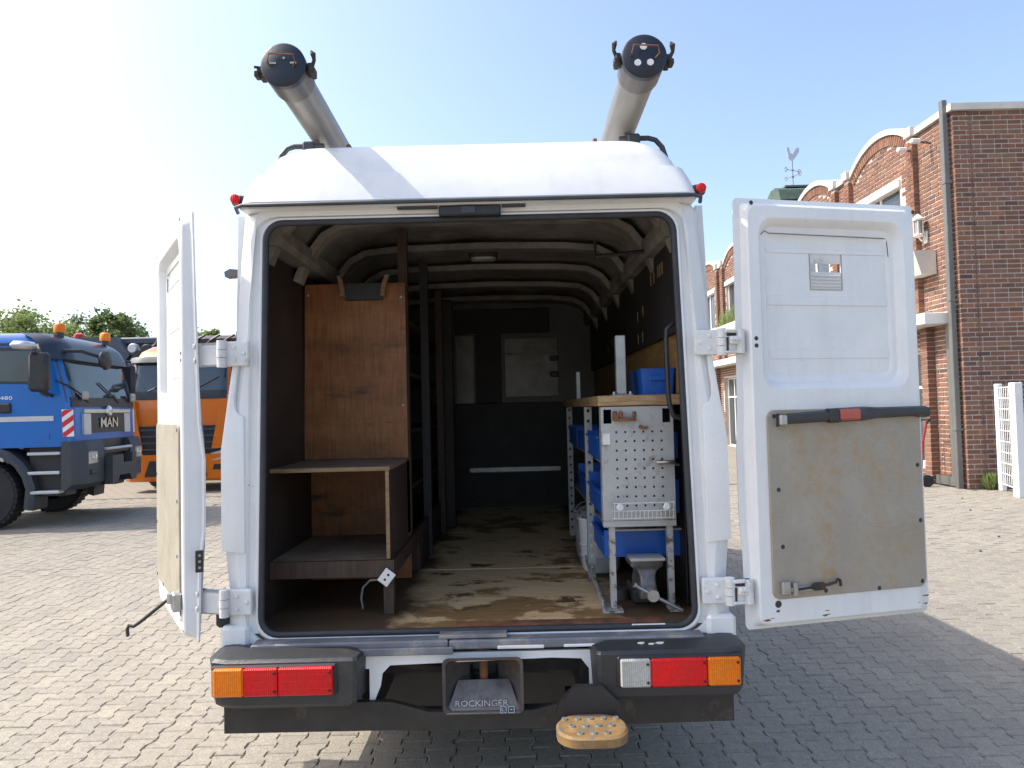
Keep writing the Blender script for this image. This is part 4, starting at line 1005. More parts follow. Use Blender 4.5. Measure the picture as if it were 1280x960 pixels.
# tow jaw
jx, jz = .02, .643
mb = MB(); ls = []
for sx_, sz_, y, cz in ((.155, .105, -.115, 0), (.162, .112, -.120, 0), (.150, .100, -.118, 0), (.125, .075, -.06, .005), (.06, .045, .0, .012), (.05, .035, .06, .012)):
    ls.append([(jx + x, y, jz + cz + z) for x, z in rr(-sx_, sx_, -sz_, sz_, min(.025, sz_ * .6), 4, 2)])
mb.loops(ls, False, True); tj = obj('tow_jaw', mb, mat('scuffed black jaw steel', (.075, .068, .066), .42, .35, .3, 9, .2, dirt=(.16, .11, .085), dlo=.5, dhi=.72, dscale=8), van, 30)
mb = MB(); mb.add([(jx - .148, -.121, jz - .108), (jx + .148, -.121, jz - .108), (jx + .105, -.045, jz - .002), (jx - .105, -.045, jz - .002), (jx - .148, -.118, jz - .112), (jx + .148, -.118, jz - .112), (jx + .105, -.030, jz - .03), (jx - .105, -.030, jz - .03)], [(0, 1, 2, 3), (4, 7, 6, 5), (0, 3, 7, 4), (1, 5, 6, 2), (0, 4, 5, 1), (3, 2, 6, 7)])
obj('jaw_lip', mb, mat('worn jaw lip steel', (.17, .152, .14), .45, .35, .3, 7, .2, dirt=(.07, .045, .04), dlo=.5, dhi=.75, dscale=9), tj)
sl_ = math.atan2(.106, .076)
T = Matrix.Translation((jx - .008, -.1035, jz - .0765)) @ Matrix.Rotation(sl_, 4, 'X')
text('lettering', 'ROCKINGER', .033, T, 'greyp', tj, .002, sx=1.15)
T2 = Matrix.Translation((jx + .095, -.1175, jz - .0975)) @ Matrix.Rotation(sl_, 4, 'X')
mb = MB()
for x in (-.016, .016):
    for q in ((-.013, -.010, -.011, .011), (.010, .013, -.011, .011), (-.013, .013, -.013, -.010), (-.013, .013, .010, .013)): mb.box(x + q[0], x + q[1], q[2], q[3], -.001, .004, T2)
mb.box(-.023, -.019, -.006, .006, -.001, .004, T2); mb.box(-.019, -.011, -.006, -.003, -.001, .004, T2); mb.box(.012, .020, -.002, .002, -.001, .004, T2)
obj('jaw_mark', mb, 'steel', tj)
mb = MB(); mb.lathe([(-.10, .018), (.09, .018), (.10, .028), (.12, .028)], (jx, -.02, jz), 'z', 12); mb.lathe([(0, .05), (.02, .05)], (jx, -.02, jz - .06), 'z', 16); obj('coupling_pin', mb, 'rust', tj)
# entry step
mb = MB(); mb.loops([[(x, y, z) for x, y in rr(.30 + d, .565 - d, -.40 + d, -.20, .085, 6, 1)] for z, d in ((.512, .014), (.518, 0), (.548, 0), (.555, .008))], True, True)
st = obj('entry_step', mb, mat('worn ochre step mat', (.25, .15, .058), .6, .1, .35, 12, .3, dirt=(.15, .125, .095), dlo=.5, dhi=.62, dscale=18), van, 30)
mb = MB(); mb.loops([[(x, y, z) for x, y in rr(.303, .562, -.397, -.20, .083, 6, 1)] for z in (.5405, .5445)], True, True); obj('step_edge', mb, 'under', st)
mb = MB()
for r_ in range(3):
    for k in range(5):
        x = .335 + k * .049 + (.024 if r_ % 2 else 0)
        if x > .545 or (r_ == 0 and k in (0, 4)): continue
        mb.lathe([(0, .012), (.006, .011), (.006, .006), (.001, .005)], (x, -.36 + r_ * .06, .555), 'z', 10)
obj('step_stud', mb, 'steel', st)
mb = MB(); mb.prism([(.30, .535), (.57, .535), (.55, .60), (.49, .66), (.38, .66), (.32, .60)], 'y', -.20, -.165); mb.box(.36, .50, -.20, .1, .50, .55); obj('step_bracket', mb, 'black', st)
# ---- hinges
def hinge(sg, z, dx, hy):
    """plate on the pillar, link arm, plate on the door"""
    mb = MB(); x0, x1 = sg * .935, sg * 1.035
    mb.rbox(x0, x1, -.030, -.004, z - .052, z + .052, .004); h = obj('hinge', mb, 'dirtyw', van)
    mb = MB(); mb.lathe([(-.056, .020), (-.018, .020)], (sg * 1.045, -.035, z), 'z', 12); mb.lathe([(-.016, .021), (.016, .021)], (sg * 1.045, -.035, z), 'z', 12); mb.lathe([(.018, .020), (.056, .020)], (sg * 1.045, -.035, z), 'z', 12)
    obj('hinge_knuckle', mb, 'dirtyw', h, 40)
    mb = MB(); e = dx
    a = Vector((sg * 1.05, -.035, z)); b = Vector((sg * e, hy, z)); d = b - a; L = d.length
    T = Matrix.Translation(a) @ d.to_track_quat('X', 'Z').to_matrix().to_4x4()
    mb.rbox(0, L, -.016, -.004, -.050, .050, .003, T); mb.rbox(0, L, -.028, -.004, .036, .050, .003, T); mb.rbox(0, L, -.028, -.004, -.050, -.040, .003, T)
    mb.rbox(L * .25, L * .8, -.034, -.01, -.012, .022, .004, T)
    for q in (.35, .55, .72): mb.lathe([(-.042, .006), (-.034, .009)], (L * q, 0, .008), 'y', 8, T)
    mb.lathe([(-.05, .018), (.05, .018)], (L * .9, -.02, 0), 'z', 10, T)
    ha = obj('hinge_arm', mb, 'dirtyw', h)
    obj('hinge_slot', MB().rbox(L * .12, L * .88, -.0195, -.0155, .023, .035, .001, T), 'under', h)
    obj('hinge_slot', MB().rbox(L * .10, L * .22, -.0195, -.0155, -.038, .018, .001, T), 'under', h)
    for xx, zz in ((.995, -.026), (.995, .026), (.955, 0)): obj('hinge_bolt', MB().lathe([(-.036, .006), (-.032, .0095), (-.030, .0095)], (sg * xx, 0, z + zz), 'y', 8), 'dirtyw', h)
hinge(-1, 2.005, 1.165, .0); hinge(-1, .972, 1.175, .0); hinge(1, 2.005, 1.125, -.02); hinge(1, .972, 1.125, -.02)
# ---- rear doors (door frame: x from hinge to free edge, inner face looks to -y)
W, ZB, ZT = .888, .808, 2.612
def yo(z): return lerp([(.80, .036), (1.12, .042), (1.17, .060), (1.60, .064), (1.68, .048), (2.0, .038), (2.62, .026)], z)
def rear_door(sg, loc, rot, hole):
    mb = MB(); q = lambda x0, x1, z0, z1, r, fy, : [(sg * x, fy(z) if callable(fy) else fy, z) for x, z in rr(x0, x1, z0, z1, r, 4, 12)]
    HB = (.365, .515, 2.235, 2.395)
    ls = [q(*HB, .004, yo), q(0, W, ZB, ZT, .02, yo), q(-.002, W + .002, ZB - .002, ZT + .002, .02, lambda z: yo(z) - .008), q(.026, W - .018, ZB + .012, ZT - .018, .02, lambda z: yo(z) - .012),
          q(.030, W - .022, ZB + .016, ZT - .022, .03, lambda z: .008), q(.036, W - .030, ZB + .024, ZT - .030, .04, -.014), q(.042, W - .038, ZB + .032, ZT - .038, .045, -.020),
          q(.088, W - .085, 1.80, ZT - .085, .07, -.020), q(.100, W - .097, 1.812, ZT - .098, .065, -.012), q(.116, W - .113, 1.833, ZT - .116, .055, .014), q(.122, W - .119, 1.84, ZT - .122, .05, .016), q(.136, W - .133, 1.85, ZT - .136, .05, .017), q(.148, W - .145, 1.868, ZT - .158, .03, .026), q(*HB, .004, .027)]
    if not hole: ls = ls[1:-1]
    mb.loops(ls, close=hole, cap0=not hole, cap1=not hole)
    d = obj('rear_door', mb, 'paint', van, 26, off=(0, 0, 0)); d.location = loc; d.rotation_euler = (0, 0, rot); OFFS[d.name] = (0, 0, 0)
    B = lambda *a: MB().rbox(*a)
    for z in (2.385, 2.16, 1.93): obj('panel_bead', B(sg * .148, sg * (W - .145), .0225, .030, z, z + .022 + (.02 if z < 2.3 else 0), .004), 'paint', d)
    m2 = MB(); m2.tube([(sg * .12, .012, 2.46), (sg * .135, .005, 2.475), (sg * .16, .016, 2.468), (sg * (W - .15), .018, 2.462), (sg * (W - .14), .018, 2.455), (sg * (W - .135), .018, 2.38)], .0016, 5); obj('panel_seam', m2, 'skirt', d)
    # hardboard lining
    bz0, bz1, bx0, bx1 = .935, 1.715, .095, W - .046
    m2 = MB(); m2.loops([[(sg * x, y, z) for x, z in rr(bx0 + e, bx1 - e, bz0 + e, bz1 - e, .035, 5, 1)] for e, y in ((0, -.020), (0, -.026), (.003, -.0285))], True, True)
    obj('lining_board', m2, 'beige' if sg > 0 else 'board_l', d)
    sc = MB(); sc.lathe([(-.0025, .005), (0, .0095)], (0, 0, 0), 'y', 10); scm = mesh('screw_cap', sc, 'rubber')
    for x, z in ((.125, 1.69), (.135, 1.385), (.145, 1.15), (.34, .955), (.60, .945), (W - .07, .958), (W - .066, 1.22), (W - .070, 1.46), (.06, 2.585), (W - .03, 2.575), (.062, 2.015), (.062, 1.985)): share('screw_cap', scm, d, (sg * x, -.029 if (x > .1 and z < 1.72) else -.0205, z))
    share('screw_cap', scm, d, (sg * .12, -.021, .915)).scale = (1.6, 1, 1.6)
    for zz in (2.04, 1.98, 1.01, .95): share('hinge_stud', mesh('hinge_stud', MB().lathe([(-.006, .010), (0, .013)], (0, 0, 0), 'y', 10), 'paint'), d, (sg * .012, yo(zz) - .012, zz))
    # hook rod with catch
    if sg > 0:
        m2 = MB(); m2.rbox(.125, .165, -.048, -.028, .955, 1.01, .004); m2.lathe([(0, .012), (.05, .012)], (.185, -.045, .955), 'z', 10); m2.rbox(.165, .26, -.046, -.030, .965, .985, .003); ca = obj('catch_bracket', m2, 'steel', d)
        m2 = MB(); m2.tube([(.20, -.045, .975), (.34, -.047, .985), (.375, -.047, .992), (.385, -.047, 1.005), (.395, -.047, 1.0), (.398, -.047, .975)], .006, 6); m2.rbox(.27, .325, -.055, -.032, .965, .995, .006); obj('hook_rod', m2, 'under', d)
        # handle strap
        m2 = MB(); ls = []
        for x, z0, h in ((.135, 1.672, .028), (.17, 1.676, .022), (.36, 1.684, .024), (.40, 1.686, .030), (.56, 1.690, .030), (.62, 1.692, .024), (.80, 1.694, .022), (.865, 1.690, .026)):
            ls.append([(x, y, z) for y, z in ((-.030, z0 - h), (-.058, z0 - h + .006), (-.064, z0), (-.058, z0 + h - .006), (-.030, z0 + h))])
        m2.loops(ls, True, True); obj('handle_bar', m2, 'blackp', d, 40)
        m2 = MB(); m2.rbox(.415, .515, -.071, -.05, 1.664, 1.712, .008); obj('release_button', m2, 'redp', d)
        m2 = MB(); m2.rbox(.130, .165, -.069, -.05, 1.65, 1.695, .006); obj('strap_clip', m2, 'steel', d)
        m2 = MB(); m2.rbox(.365, .412, -.068, -.03, 1.656, 1.716, .006); obj('strap_bracket', m2, 'black', d)
        m2 = MB(); m2.rbox(.385, .395, -.060, -.055, 1.2, 1.21, .002)
        # vent in the upper panel
        m2 = MB(); m2.box(.3655, .5145, .028, .032, 2.345, 2.3945); obj('vent_film', m2, 'dirtyw', d)
        m2 = MB(); m2.box(.3655, .5145, .028, .032, 2.2355, 2.308)
        for k in range(4): m2.rbox(.368, .512, .022, .030, 2.243 + k * .015, 2.250 + k * .015, .002)
        obj('vent_louvre', m2, 'dirtyw', d)
        m2 = MB()
        for a in (HB[0] - .006, HB[1] + .002): m2.box(a, a + .003, .0245, .029, HB[2] - .006, HB[3] + .006)
        for a in (HB[2] - .006, HB[3] + .002): m2.box(HB[0] - .0015, HB[1] + .0015, .0245, .029, a, a + .003)
        obj('vent_rim', m2, 'beige', d)
    else:
        m2 = MB(); m2.rbox(sg * .075, sg * .14, -.058, -.020, .93, 1.01, .008); m2.lathe([(-.02, .02), (.02, .02)], (sg * .11, -.055, .985), 'z', 10); ca = obj('catch_bracket', m2, 'steel', d)
        Mi = Matrix.Rotation(-rot, 4, 'Z') @ Matrix.Translation((-loc[0], -loc[1], -loc[2]))
        m2 = MB(); m2.tube([Mi @ Vector(p) for p in ((-1.305, .07, .985), (-1.43, .04, .885), (-1.455, .03, .868), (-1.475, .03, .872), (-1.482, .03, .855), (-1.474, .02, .83))], .0075, 7); obj('hook_rod', m2, 'under', d)
        m2 = MB(); m2.rbox(sg * -.004, sg * .004, .020, .050, 1.10, 1.19, .002); kp = obj('lock_plate', m2, 'black', d)
        m2 = MB()
        for z in (1.12, 1.145, 1.17): m2.lathe([(-.003, .006), (.003, .006)], (sg * -.005, .035, z), 'x', 8)
        obj('plate_screw', m2, 'steel', kp)
        m2 = MB(); m2.rbox(sg * -.02, sg * .02, .10, .15, .86, .93, .01); obj('door_buffer', m2, 'rubber', d)
        m2 = MB(); m2.rbox(sg * W - .012, sg * W + .0, .0, .07, .85, 2.5, .004); obj('edge_seal', m2, 'rubber', d)
    rc = random.Random(11)
    for k in range(9):
        x = rc.choice((.06, .12, .30, .34, .52, .62, W - .06, W - .05)) + rc.uniform(-.03, .03); z = rc.uniform(.85, .90); n = 9
        x = min(W - .05, x); wx, wz = rc.uniform(.006, .028), rc.uniform(.002, .006)
        pl = [(sg * (x + wx * math.cos(6.28 * q / n) * rc.uniform(.4, 1)), z + wz * math.sin(6.28 * q / n) * rc.uniform(.4, 1.2)) for q in range(n)]
        m2 = MB(); m2.prism(pl, 'y', -.0206, -.0185); obj('rust_spot', m2, 'rust', d)
    return d
rear_door(1, (.955 + .165, -.045, 0), R(13.0), True)
rear_door(-1, (-1.345 + .165, -.045, 0), R(-57.0), False)

# ---- inside: floor boards, lining, ribs, bulkhead
YB = 3.62
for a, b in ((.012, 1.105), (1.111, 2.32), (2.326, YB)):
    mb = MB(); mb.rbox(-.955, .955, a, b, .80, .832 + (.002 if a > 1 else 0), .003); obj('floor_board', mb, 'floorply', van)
mb = MB(); mb.box(-.958, -.948, .13, YB, .83, 2.52); obj('side_lining', mb, 'brownwall', van)
mb = MB(); mb.box(.948, .958, .13, YB, .83, 1.80); obj('side_lining', mb, 'darkwall', van)
mb = MB(); mb.box(.930, .947, .14, YB, 1.80, 2.09); obj('plywood_panel', mb, 'plywall', van)
mb = MB(); mb.box(.905, .930, .14, YB, 2.075, 2.515); sp = obj('dark_panel', mb, 'darkwall', van)
slots = [(.42 + .05 * k, 2.41, .035) for k in range(3)] + [(.62, 2.40, .03), (.70, 2.40, .03), (.95, 2.27, .03), (1.12, 2.26, .03), (.98, 2.13, .03), (1.12, 2.13, .03), (2.2, 2.2, .02), (2.4, 2.18, .02)]
mb = MB(); mb.box(.902, .906, -.008, .008, -.03, .03); slm = mesh('panel_slot', mb, 'edge')
for y, z, h in slots: share('panel_slot', slm, sp, (0, y, z))
for sg in (-1, 1):
    mb = MB(); mb.prism([(sg * .958, 2.50), (sg * .862, 2.50), (sg * .845, 2.53), (sg * .845, 2.585), (sg * .90, 2.60), (sg * .958, 2.60)], 'y', .14, YB); obj('cant_rail', mb, 'paint_in', van)
def rib(y, wd=.075, drop=0):
    pts = []
    for x, z in ((-.945, 2.44), (-.90, 2.55), (-.80, 2.68), (-.70, 2.735), (-.5, 2.755), (0, 2.765), (.5, 2.755), (.70, 2.735), (.80, 2.68), (.90, 2.55), (.945, 2.44)): pts.append((x, z - drop))
    mb = MB(); ls = []
    for i, (x, z) in enumerate(pts):
        a = pts[max(0, i - 1)]; b = pts[min(len(pts) - 1, i + 1)]; n = Vector((-(b[1] - a[1]), b[0] - a[0])).normalized()
        if n.y < 0: n = -n
        ls.append([(x - n.x * d, yy, z - n.y * d) for d, yy in ((0, y), (.035, y + .008), (.035, y + wd), (0, y + wd + .01))])
    mb.loops(ls, True, True); obj('roof_rib', mb, 'paint_in', van, 40)
for k, y in enumerate((.16, .62, 1.22, 1.80, 2.42, 3.02)): rib(y, .085, .018 * y)
mb = MB(); mb.grid(lambda u, v: (lerp([(0, -.93), (.12, -.82), (.22, -.68), (.5, 0), (.78, .68), (.88, .82), (1, .93)], u), .10 + (YB - .1) * v, lerp([(0, 2.55), (.12, 2.72), (.22, 2.775), (.5, 2.805), (.78, 2.775), (.88, 2.72), (1, 2.55)], u) - .018 * (YB * v)), 24, 8); obj('headliner', mb, 'paint_in', van, 50)
mb = MB(); mb.loops([[(x, y, z) for x, y in rr(-.085 + d, .095 - d, 1.34 + d, 1.46 - d, .05, 6, 1)] for z, d in ((2.715, 0), (2.69, .002), (2.68, .02))], True, True); il = obj('interior_light', mb, 'under', van, 40)
mb = MB(); mb.loops([[(x, y, z) for x, y in rr(-.075 + d, .085 - d, 1.345 + d, 1.455 - d, .045, 6, 1)] for z, d in ((2.685, 0), (2.67, .006), (2.662, .025))], True, True); obj('lamp_cover', mb, 'ceil_lamp', il, 40)
mb = MB(); mb.tube([(.60, .55, 2.58), (.60, .55, 2.50), (.84, .55, 2.52)], .011, 6); obj('ceiling_bracket', mb, 'black', van)
# bulkhead pieces
mb = MB(); mb.box(-.955, .955, YB, YB + .04, .83, 2.80); bk = obj('bulkhead', mb, 'bulk', van)
for nm, x0, x1, z0, z1, d, m in (('upper_panel', -.36, .525, 2.445, 2.68, .012, 'darkwall'), ('lower_panel', -.62, .94, .84, 1.80, .012, 'darkwall'), ('divider_panel', -.172, .070, 1.80, 2.44, .010, 'darkwall'), ('bulkhead_window', .10, .60, 1.85, 2.40, .012, 'panel_grey'), ('bulkhead_window', -.355, -.185, 1.80, 2.43, .012, 'panel_grey'), ('window_ledge', .10, .60, 2.24, 2.262, .02, 'greyp'), ('kick_strip', -.25, .60, 1.155, 1.21, .02, 'steel')):
    obj(nm, MB().rbox(x0, x1, YB - d, YB, z0, z1, .008), m, bk)
obj('handle', MB().rbox(.52, .60, YB - .03, YB, 2.18, 2.23, .008), 'black', bk); obj('handle', MB().rbox(.52, .60, YB - .03, YB, 2.03, 2.08, .008), 'black', bk)
# grab handle on the right pillar
mb = MB(); mb.tube([(.905, .09, 2.10), (.870, .08, 2.10), (.842, .08, 2.075), (.838, .08, 2.03), (.84, .08, 1.80), (.845, .08, 1.745), (.86, .08, 1.70), (.905, .09, 1.685)], .011, 8); obj('grab_handle', mb, 'black', van, 60)

# ================================================================ LEFT RACK (van frame)
rk = thing('wooden_rack', 'dark wooden rack with orange plywood back board along left wall of van', 'rack', (-.68, .5, .834), off=V)
F, RR, XL, XR = .25, .80, -.945, -.405
mb = MB(); mb.box(XL, XR, F, RR, 1.478, 1.498); obj('shelf', mb, 'plyshelf', rk)
mb = MB(); mb.box(XL, XR + .004, F - .010, F - .001, 1.481, 1.4975); obj('shelf_edge', mb, 'edge', rk)
mb = MB(); mb.box(XL, XR, F, RR + .1, 1.062, 1.080); obj('shelf', mb, 'plyshelf', rk)
mb = MB(); mb.box(XL, XR + .02, F - .025, F - .002, 1.005, 1.079); obj('rail', mb, 'browndk', rk)
mb = MB(); mb.box(XR + .002, XR + .022, F, 3.3, 1.005, 1.078); obj('rail', mb, 'browndk', rk)
mb = MB(); mb.box(XR - .018, XR, F + .002, RR, 1.082, 1.477); obj('side_panel', mb, 'browndk', rk)
mb = MB(); mb.box(XR - .016, XR, F - .008, F + .0015, 1.082, 1.4805); obj('panel_edge', mb, 'edge', rk)
mb = MB(); mb.box(XR - .03, XR + .015, F - .020, F + .03, .835, 1.004); obj('leg', mb, 'browndk', rk)
mb = MB(); mb.box(XR - .03, XR + .02, 1.1, 1.16, .835, 1.004); obj('leg', mb, 'browndk', rk)
bb = MB(); bb.loops([[(-.950, RR, 1.50), (-.398, RR, 1.50), (-.398, RR, 2.437), (-.935, RR, 2.437)], [(-.950, RR + .018, 1.50), (-.398, RR + .018, 1.50), (-.398, RR + .018, 2.437), (-.935, RR + .018, 2.437)]], True, True)
b0 = obj('back_board', bb, 'ply', rk)
for x, z in ((-.92, 2.38), (-.42, 2.36), (-.42, 1.78)): obj('screw', MB().lathe([(-.003, .004), (0, .008)], (x, RR, z), 'y', 8), 'steel', b0)
mb = MB(); mb.box(-.945, XR, RR + .1, RR + .118, .84, 1.477); obj('back_board', mb, 'ply', rk)
mb = MB(); mb.rbox(-.715, -.515, RR - .02, RR - .001, 2.345, 2.438, .003); hd = obj('holder_plate', mb, 'black', rk)
for sg, x in ((-1, -.722), (1, -.508)):
    mb = MB(); ls = []
    for k in range(8):
        a = k / 7; z = 2.36 + .115 * a; xx = x + sg * (.0 + .03 * (a - .2) ** 2 * 2) * (1 if sg < 0 else -1) * (1 if sg < 0 else 1)
        xx = x + sg * .022 * a * a; ls.append([(xx - .011, RR - .07 + .03 * a, z), (xx + .011, RR - .07 + .03 * a, z), (xx + .011, RR - .02, z), (xx - .011, RR - .02, z)])
    mb.loops(ls, True, True); obj('holder_horn', mb, 'edge', hd)
for (x, y, m, z1) in ((-.45, .90, 'browndk', 2.74), (-.415, 1.55, 'darkwall', 2.70), (-.40, 2.30, 'browndk', 2.64), (-.38, 3.05, 'browndk', 2.62)):
    mb = MB(); mb.box(x, x + .05, y, y + .05, 1.085 if y < 1 else .835, z1); obj('post', mb, m, rk)
for z in (1.30, 1.62, 1.95, 2.25):
    mb = MB(); mb.box(-.945, -.42, .95, 3.3, z, z + .02); obj('shelf', mb, 'browndk', rk)
mb = MB(); mb.box(-.945, -.385, 1.2, 3.3, .836, 1.003); obj('bench_box', mb, 'brownwall', rk)
mb = MB(); mb.rbox(-.38, -.285, 2.50, 2.54, .84, 2.60, .01); obj('partition_board', mb, 'brownwall', rk)
# diamond tag and cable
t = thing('metal_tag', 'pale diamond shaped metal tag hanging on the rack corner', 'tag', (-.415, .215, 1.0), off=V)
mb = MB(); T = Matrix.Translation((-.418, .214, 1.005)) @ Matrix.Rotation(R(38), 4, 'Y'); mb.rbox(-.027, .027, -.003, .003, -.034, .034, .002, T); pl = obj('plate', mb, 'whiter', t)
mb = MB()
for z in (-.012, .014): mb.lathe([(-.0045, .005), (-.002, .007)], (0, 0, z), 'y', 8, T)
obj('plate_hole', mb, 'under', pl)
mb = MB(); mb.tube([(-.44, .24, .99), (-.50, .25, .985), (-.535, .26, .95), (-.545, .27, .90), (-.54, .28, .85)], .005, 6); o = obj('cable', mb, 'steel', None, off=(0, 0, 0)); o.location = V; o['label'] = 'thin grey cable loop hanging below the wooden rack'; o['category'] = 'cable'

# ================================================================ RIGHT WORKBENCH (van frame)
wb = thing('workbench', 'grey steel workbench with thick timber top and pegboard end panel', 'workbench', (.75, .2, .834), off=V)
mb = MB(); mb.rbox(.548, .935, .19, 2.40, 1.748, 1.795, .004); obj('bench_top', mb, 'bench', wb)
# pegboard end panel with real holes: grid of strips
px0, px1, pz0, pz1 = .560, .885, 1.235, 1.744
xs = [.628 + k * .0405 for k in range(6)]; zs = [1.300 + k * .0412 for k in range(9)]; hs = .0045
mb = MB()
zc = pz0
for z in zs + [None]:
    z1 = (z - hs) if z else pz1 - .075
    mb.box(px0, px1, .20, .206, zc, z1)
    if z:
        xc = px0
        for x in xs: mb.box(xc, x - hs, .20, .206, z - hs, z + hs); xc = x + hs
        mb.box(xc, px1, .20, .206, z - hs, z + hs); zc = z + hs
mb.box(px0, px0 + .012, .20, .206, pz1 - .075, pz1 - .012); mb.box(px0 + .048, px1 - .048, .20, .206, pz1 - .075, pz1 - .012); mb.box(px1 - .012, px1, .20, .206, pz1 - .075, pz1 - .012)
mb.box(px0, px1, .20, .206, pz1 - .012, pz1)
mb.box(px0, px0 + .004, .206, .26, pz0, pz1); mb.box(px1 - .004, px1, .206, .26, pz0, pz1); mb.box(px0, px1, .199, .25, pz0 - .028, pz0 - .002)
pg = obj('pegboard', mb, 'greyp', wb)
mb = MB(); mb.rbox(.80, .885, .170, .20, 1.487, 1.502, .004); mb.rbox(.80, .882, .168, .18, 1.483, 1.489, .003); obj('drawer_handle', mb, 'chrome', pg)
mb = MB(); mb.rbox(.612, .715, .165, .198, 1.680, 1.694, .004); mb.rbox(.640, .655, .16, .185, 1.694, 1.725, .004); mb.rbox(.700, .715, .16, .185, 1.694, 1.722, .004); mb.lathe([(-.01, .012), (.01, .012)], (.622, .17, 1.70), 'y', 10); mb.rbox(.612, .63, .17, .198, 1.68, 1.725, .004); obj('clamp', mb, 'rust', pg)
mb = MB(); mb.tube([(.735, .20, 1.652), (.745, .17, 1.648), (.765, .165, 1.65)], .008, 6); obj('hook', mb, 'rust', pg)
mb = MB(); mb.rbox(.566, .600, .197, .20, 1.575, 1.625, .001); obj('paper_label', mb, 'dirtyw', pg)
for x in (.585, .845):
    mb = MB(); mb.box(x, x + .005, .215, .245, .845, 1.206); mb.box(x, x + .026, .210, .2148, .845, 1.206); lg = obj('leg', mb, 'legp', wb)
    mb = MB(); mb.box(x - .005, x + .05, .17, .26, .834, .842); obj('foot', mb, 'legp', lg)
mb = MB(); mb.prism([(.17, .834), (.22, .834), (.95, .90), (.95, .93), (.22, .88), (.17, .85)], 'x', .545, .552); mb.prism([(.17, .834), (.95, .834), (.95, .842), (.17, .842)], 'x', .552, .58); obj('floor_angle', mb, 'legp', wb)
# uprights with punched holes
def upright(y):
    mb = MB(); x0, x1 = .548, .586; z = .84
    holes = [.90 + .055 * k for k in range(16)]
    for h in holes + [None]:
        z1 = h - .008 if h else 1.746
        mb.box(x0, x1, y, y + .004, z, z1)
        if h: mb.box(x0, x0 + .012, y, y + .004, z1, h + .008); mb.box(x0 + .026, x1, y, y + .004, z1, h + .008); z = h + .008
    mb.box(x0, x0 + .004, y + .004, y + .04, .84, 1.746); obj('upright', mb, 'greyp', wb)
for y in (.80, 2.05): upright(y)
for z in (1.625, 1.33):
    mb = MB(); mb.box(.60, .93, .30, 2.3, z - .16, z - .152); obj('shelf', mb, 'greyp', wb)
mb = MB(); mb.box(.935, .94, .25, 2.3, .84, 1.74); obj('back_sheet', mb, 'darkwall', wb)
# blue bins
def bin_(x0, x1, y0, y1, z0, z1, label, lip=.55):
    t = thing('storage_bin', label, 'bin', ((x0 + x1) / 2, (y0 + y1) / 2, z0), group='blue storage bins on the workbench shelves', off=V)
    th = .006; mb = MB(); h = z1 - z0
    mb.box(x0, x1, y0, y1, z0, z0 + th); mb.box(x1 - th, x1, y0, y1, z0 + th, z1); mb.box(x0 + 0, x1 - th, y0, y0 + th, z0 + th, z1); mb.box(x0, x1 - th, y1 - th, y1, z0 + th, z1)
    mb.box(x0, x0 + th, y0 + th, y1 - th, z0 + th, z0 + th + (h - th) * lip); obj('tray', mb, 'blue', t)
    mb = MB(); mb.rbox(x0 - .012, x0, y0, y1, z0 + h * lip - .012, z0 + h * lip, .003); obj('lip', mb, 'blue', t)
bin_(.562, .925, .30, .79, 1.50, 1.62, 'top blue bin just behind the pegboard', .9)
bin_(.562, .925, .81, 1.40, 1.50, 1.62, 'top blue bin beyond the first punched upright', .9)
bin_(.562, .925, .30, .79, 1.25, 1.40, 'middle blue bin just behind the pegboard', .7)
bin_(.562, .925, .81, 1.40, 1.25, 1.40, 'middle blue bin beyond the first punched upright', .7)
bin_(.562, .925, 1.45, 2.03, 1.50, 1.62, 'top blue bin deepest along the workbench', .9)
bin_(.58, .935, .36, .80, 1.04, 1.165, 'lowest wide blue tray behind the vise', .8)
# crate on the bench top
t = thing('blue_crate', 'blue plastic crate standing on the timber bench top', 'crate', (.82, .42, 1.796), off=V)
x0, x1, y0, y1 = .765, .925, .30, .62; mb = MB(); mb.loops([[(x, y, z) for x, y in rr(x0 + d, x1 - d, y0 + d, y1 - d, .012, 3, 1)] for z, d in ((1.797, .008), (1.905, 0), (1.918, -.004), (1.918, .012), (1.82, .02))], True, True); obj('crate_body', mb, 'blue', t, 30)
mb = MB(); mb.rbox(x0 + .04, x1 - .04, y0 - .006, y0 + .002, 1.86, 1.885, .003); obj('crate_handle', mb, 'blue', t)
# post standing on the bench
t = thing('steel_post', 'square galvanised steel post standing upright on the bench top', 'post', (.685, .40, 1.796), off=V)
mb = MB(); mb.rbox(.662, .710, .376, .424, 1.802, 2.085, .004); obj('post', mb, 'steel', t)
mb = MB(); mb.rbox(.635, .738, .36, .44, 1.796, 1.803, .002); obj('base_plate', mb, 'steel', t)
for x in (.648, .726): obj('bolt', MB().lathe([(0, .009), (.012, .007)], (x, .37, 1.803), 'z', 8), 'steel', t)
t = MB(); t.rbox(.580, .608, 1.60, 1.63, 1.796, 1.975, .003); o = obj('steel_bar', t, 'steel', None, off=(.594, 1.615, 1.796)); o.location = (V[0] + .594, V[1] + 1.615, 1.796); o['label'] = 'short grey steel bar standing farther along the bench top'; o['category'] = 'bar'
